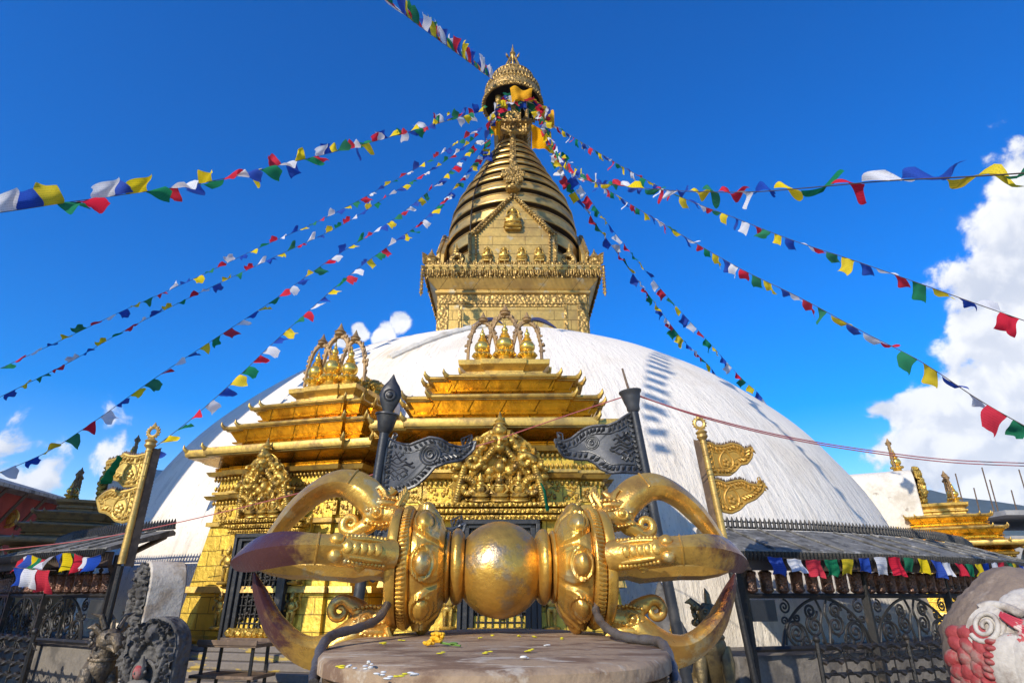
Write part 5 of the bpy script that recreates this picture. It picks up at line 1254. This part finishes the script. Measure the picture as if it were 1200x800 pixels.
# ------------------------------------------------------------------ prayer flags
FM = []
def flag_meshes():
    for v in range(6):
        q = MB(); n = 9; xs = np.linspace(0, 1, n); zs = np.linspace(0, 1, 8); X, Z = np.meshgrid(xs, zs)
        a, b_, c_, d_ = [(.10, 2., .1, .0), (.16, 3., .6, .15), (.22, 1.4, .9, -.2), (.12, 4., .3, .25), (.30, 1.2, 1.2, .1), (.18, 2.4, 2.0, -.3)][v]
        Yg = a*np.sin(X*b_*2+c_+Z*1.6)*(.25+Z)+.10*np.sin(Z*4+c_)*Z
        Xg = X+d_*Z*(.6+.4*np.sin(Z*3))+.04*np.sin(Z*7+v); Zg = -Z*(1-.10*np.sin(X*3.1+c_))+.03*np.sin(X*9+v)*Z
        if v in (2, 4): Xg = .5+(Xg-.5)*(1-.55*Z**1.3)+.25*Z*(1 if v == 2 else -1)   # blown to a point
        if v == 5: Zg = Zg*(1-.5*X)                     # one corner lifted
        for ci in range(5):
            m_ = MB(); m_.grid(Xg, Yg, Zg)
            me = bpy.data.meshes.new('flag'); me.from_pydata(m_.v, [], m_.f); me.materials.append(CL[ci]); me.shade_smooth(); FM.append((v, ci, me))
flag_meshes(); FD = {(v, c): m for v, c, m in FM}
ORDER = [0, 1, 2, 3, 4]                                # blue, white, red, green, yellow
def flag_string(label, pts, size, step, seed, pitch=(0, 40), start=0, step_dir=1, shapes=(0, 1, 2, 3, 4, 5), size_var=.12, name='prayer_flag_string', group=None, rope=.006, maxn=100, skip=0., hs=1.):
    """pts: 3-D points of the string"""
    rr_ = random.Random(seed); P3 = crom([tuple(p) for p in pts], 220); p0 = Vector(P3[0])
    o = thing(name, label, 'prayer flags', p0, 0, group)
    q = MB(); q.tube([Vector(p)-p0 for p in P3[::4]+[P3[-1]]], rope, 5); q.build('rope', M['timber'], o)
    V = [Vector(p) for p in P3]; cum = [0.]
    for a, b_ in zip(V[:-1], V[1:]): cum.append(cum[-1]+(b_-a).length)
    n = min(maxn, int(cum[-1]/step)); ca = np.array(cum); arr = np.array(P3)
    for k in range(n):
        s_ = (k+.15)*step; 
        if rr_.random() < skip: continue
        pos = Vector([float(np.interp(s_, ca, arr[:, i])) for i in range(3)]); p2 = Vector([float(np.interp(min(s_+size, cum[-1]), ca, arr[:, i])) for i in range(3)])
        t = (p2-pos); t = t.normalized() if t.length > 1e-6 else Vector((1, 0, 0))
        down = (Vector((0, 0, -1))-t*(-t.z)).normalized(); down = Matrix.Rotation(R(rr_.gauss(*pitch)), 3, t) @ down
        # a little drift along the string
        sz = size*(1+rr_.uniform(-size_var, size_var)); nrm__ = t.cross(-down)
        Mx = Matrix((t*sz, nrm__*sz*(1 if rr_.random() < .5 else -1), -down*sz*hs*rr_.uniform(.8, 1.1))).transposed().to_4x4(); Mx.translation = pos-p0
        f = bpy.data.objects.new('flag', FD[(rr_.choice(shapes), ORDER[(start+step_dir*k) % 5])]); COL.objects.link(f); f.parent = o; f.matrix_local = Mx
    return o
def px_line(pts, Y0, Y1):
    c_ = crom(pts, 60); cum = [0.]
    for a, b_ in zip(c_[:-1], c_[1:]): cum.append(cum[-1]+math.hypot(b_[0]-a[0], b_[1]-a[1]))
    return [P(u, v, 1/((1/Y0)+(1/Y1-1/Y0)*k/cum[-1])) for (u, v), k in zip(c_, cum)]
G = 'prayer flag strings tied to the crown'
flag_string('tightly packed prayer flags running from the crown up to the top edge', px_line([(578, 94), (540, 66), (500, 37), (470, 14), (420, -28), (360, -80)], 18.8, 6.5), .50, .37, 1, (195, 15), 0, 1, (0, 1, 3), group=G)
flag_string('tightly packed wind tossed prayer flags from the crown to the upper left edge', px_line([(566, 130), (520, 143), (460, 160), (400, 176), (330, 193), (240, 214), (160, 226), (80, 237), (0, 249), (-80, 258)], 19.0, 6.2), .38, .30, 2, (110, 70), 3, 1, (1, 2, 4, 5), group=G, hs=.8)
flag_string('spaced prayer flags falling to the left edge just below the wind tossed string', px_line([(562, 150), (520, 178), (460, 213), (380, 256), (300, 292), (220, 330), (140, 366), (60, 404), (-40, 450)], 19.0, 13.5), .26, .36, 3, (72, 26), 0, 1, group=G)
flag_string('spaced prayer flags falling to the left edge above the low yellow pennant, third down', px_line([(560, 158), (520, 190), (460, 226), (400, 264), (320, 302), (240, 340), (150, 385), (80, 425), (0, 465), (-50, 490)], 19.0, 12.8), .26, .36, 4, (72, 26), 2, 1, group=G)
flag_string('spaced prayer flags from the crown down to the red temple house at left', px_line([(560, 164), (520, 208), (460, 258), (390, 302), (320, 352), (250, 398), (180, 444), (110, 494), (50, 532), (-30, 565)], 19.0, 10.5), .26, .37, 5, (55, 30), 1, 1, group=G)
flag_string('spaced prayer flags from the crown down behind the bright left pennant pole', px_line([(570, 168), (545, 205), (500, 255), (460, 285), (410, 322), (360, 366), (320, 402), (270, 450), (225, 490), (185, 521), (150, 548)], 19.0, 9.5), .26, .38, 6, (60, 30), 3, 1, group=G)
flag_string('large near prayer flags streaming from the crown across to the right edge', px_line([(640, 158), (660, 196), (690, 212), (740, 219), (800, 224), (880, 225), (960, 219), (1040, 212), (1120, 208), (1200, 203), (1290, 196)], 19.0, 3.1), .48, .46, 7, (105, 40), 4, -1, (2, 4, 1, 5), group=G, hs=.30)
flag_string('spaced prayer flags sloping from the crown to the right edge above the big cloud', px_line([(648, 146), (690, 172), (750, 207), (800, 232), (860, 255), (930, 282), (1000, 305), (1080, 333), (1150, 358), (1230, 386)], 19.0, 7.0), .26, .37, 8, (45, 35), 1, 1, group=G)
flag_string('spaced prayer flags sloping from the crown to the lower right edge', px_line([(648, 178), (690, 208), (740, 240), (800, 276), (870, 316), (940, 350), (1010, 388), (1080, 424), (1150, 470), (1230, 515)], 19.0, 6.4), .26, .38, 9, (40, 30), 2, 1, group=G)
flag_string('prayer flags dropping steeply from the crown behind the right shoulder of the dome', px_line([(650, 185), (672, 222), (700, 265), (735, 312), (765, 352), (795, 392), (818, 416), (834, 432), (850, 458)], 19.0, 25), .38, .37, 10, (-10, 25), 0, 1, (0, 1, 3), group=G)
flag_string('prayer flags dropping behind the dome shoulder, outer string beside the steep one', px_line([(656, 180), (690, 232), (730, 285), (780, 345), (830, 400), (868, 442), (890, 462), (905, 485)], 19.0, 25), .38, .48, 11, (-10, 25), 3, 1, (0, 1, 3), group=G)
flag_string('short tangle of prayer flags wound round the front of the crown', px_line([(570, 150), (580, 132), (596, 122), (612, 118), (628, 120), (640, 130), (636, 150)], 18.35, 18.35), .34, .13, 12, (0, 60), 0, 1, group=G)
flag_string('second tangle of prayer flags hanging down the left side of the crown', px_line([(590, 112), (582, 126), (574, 146), (568, 168), (566, 184)], 18.4, 18.5), .34, .16, 13, (0, 60), 2, 1, group=G)
flag_string('prayer flags looped inside the open mouth of the crown', px_line([(584, 118), (594, 110), (604, 114), (614, 124), (626, 122)], 18.7, 18.7), .36, .12, 15, (0, 50), 4, 1, group=G)
flag_string('third tangle of prayer flags hanging down the right side of the crown', px_line([(622, 116), (634, 134), (642, 150), (650, 172), (660, 200)], 18.4, 18.5), .34, .14, 14, (0, 60), 1, 1, group=G)
def dome_hit(u, v):
    c = Vector((CX-.23, CY, .4)); k = 11.05/9.06; d = ray(u, v); f = lambda w_: Vector((w_.x, w_.y, w_.z*k)); dd, ee = f(d), f(EYE-c)
    a, b_, cc = dd.dot(dd), 2*dd.dot(ee), ee.dot(ee)-11.05**2; D_ = b_*b_-4*a*cc
    return EYE+d*((-b_-math.sqrt(max(0, D_)))/(2*a))
ov = [dome_hit(u, v)+SDIR*14 for u, v in ((768, 412), (756, 440), (752, 470), (757, 500), (772, 540))]
flag_string('prayer flag string high overhead whose row of shadows falls on the dome', [ov[0]+(ov[0]-ov[1])*1.0]+ov+[ov[-1]+(ov[-1]-ov[-2])*.3], .20, .40, 31, (65, 5), 0, 1, (0, 3), hs=2.8)
# saffron cloths tied about the crown
def drape(label, u, v, Y, w, h, seed):
    c = P(u, v, Y); rr_ = random.Random(seed); n = 14; X, Z = np.meshgrid(np.linspace(-.5, .5, n), np.linspace(0, 1, n))
    q = MB(); q.grid(X*w*(1-.25*Z*math.sin(seed)), .12*np.sin(X*9+seed)+.10*np.sin(Z*5+X*4)-.18*np.sin(Z*3.14), -Z*h+.08*h*np.sin(X*7+seed)); tag(q.build('saffron_cloth', M['saffron'], loc=c, smooth=60), label, 'cloth')
drape('saffron cloth bunched over the front opening of the crown', 611, 104, 18.3, .95, .70, 1)
drape('saffron cloth hanging at the left side of the crown gallery', 581, 138, 18.9, .45, 1.0, 2)
drape('saffron cloth hanging at the right below the crown beside the gallery', 634, 150, 19.0, .8, 1.15, 3)
drape('saffron cloth knotted at the right rim of the crown', 640, 126, 19.0, .55, 1.0, 4)
# small flags strung under the pavilion eaves
flag_string('row of prayer flags hung under the right pavilion eave', [(radial(p, 12.78)[0], radial(p, 12.78)[1], 2.08-.03*math.sin(k*1.4)) for k, p in enumerate(np.linspace(13.5, 50, 14))], .20, .27, 21, (0, 9), 0, 1, (0, 1, 3), group=None, rope=.004)
flag_string('prayer flags bunched under the left pavilion eave', [(radial(p, 12.80)[0], radial(p, 12.80)[1], 2.16-.05*math.sin(k*1.9)) for k, p in enumerate(np.linspace(-25.5, -36, 8))], .22, .18, 22, (0, 22), 0, 1, (0, 1, 2, 3), rope=.004)
flag_string('four long bright prayer flags in a row under the left pavilion eave', [P(14, 664, 8.9), P(40, 667, 8.75), P(66, 668, 8.6)], .30, .225, 23, (0, 4), 0, 1, (0, 3), rope=.004)
# green scarf tied on the left pole and on the torana
def scarf(label, pts, r, m=CL[3]):
    p3 = [P(*p) for p in pts]; q = MB(); q.tube([p-p3[0] for p in crom([tuple(x) for x in p3], 20) for p in (Vector(p),)], [r*(.45+.5*(k/19)+.08*math.sin(k*1.3)) for k in range(20)], 10, flat=.3); tag(q.build('green_scarf', m, loc=p3[0], smooth=60), label, 'scarf')
scarf('green scarf tied to the upper pennant of the left pole', [(141, 535, 6.3), (135, 545, 6.28), (128, 556, 6.28), (124, 566, 6.3)], .085)
scarf('green scarf hanging from the right end of the central torana', [(634, 566, 7.3), (638, 575, 7.28), (640, 588, 7.28), (642, 598, 7.3)], .05)

# ------------------------------------------------------------------ the air that fades the far hills
hz = MB(); hz.box((0, 800, 30), (7000, 5000, 540)); ho = hz.build('haze', None, smooth=0)
hm = bpy.data.materials.new('air'); hm.use_nodes = True; t = hm.node_tree; t.nodes.clear()
out = N(t, 'ShaderNodeOutputMaterial'); pv = N(t, 'ShaderNodeVolumePrincipled'); t.links.new(pv.outputs[0], out.inputs['Volume'])
pv.inputs['Color'].default_value = (.70, .82, 1, 1); pv.inputs['Density'].default_value = .00011; pv.inputs['Anisotropy'].default_value = .1
ho.data.materials.append(hm); tag(ho, kind='stuff')
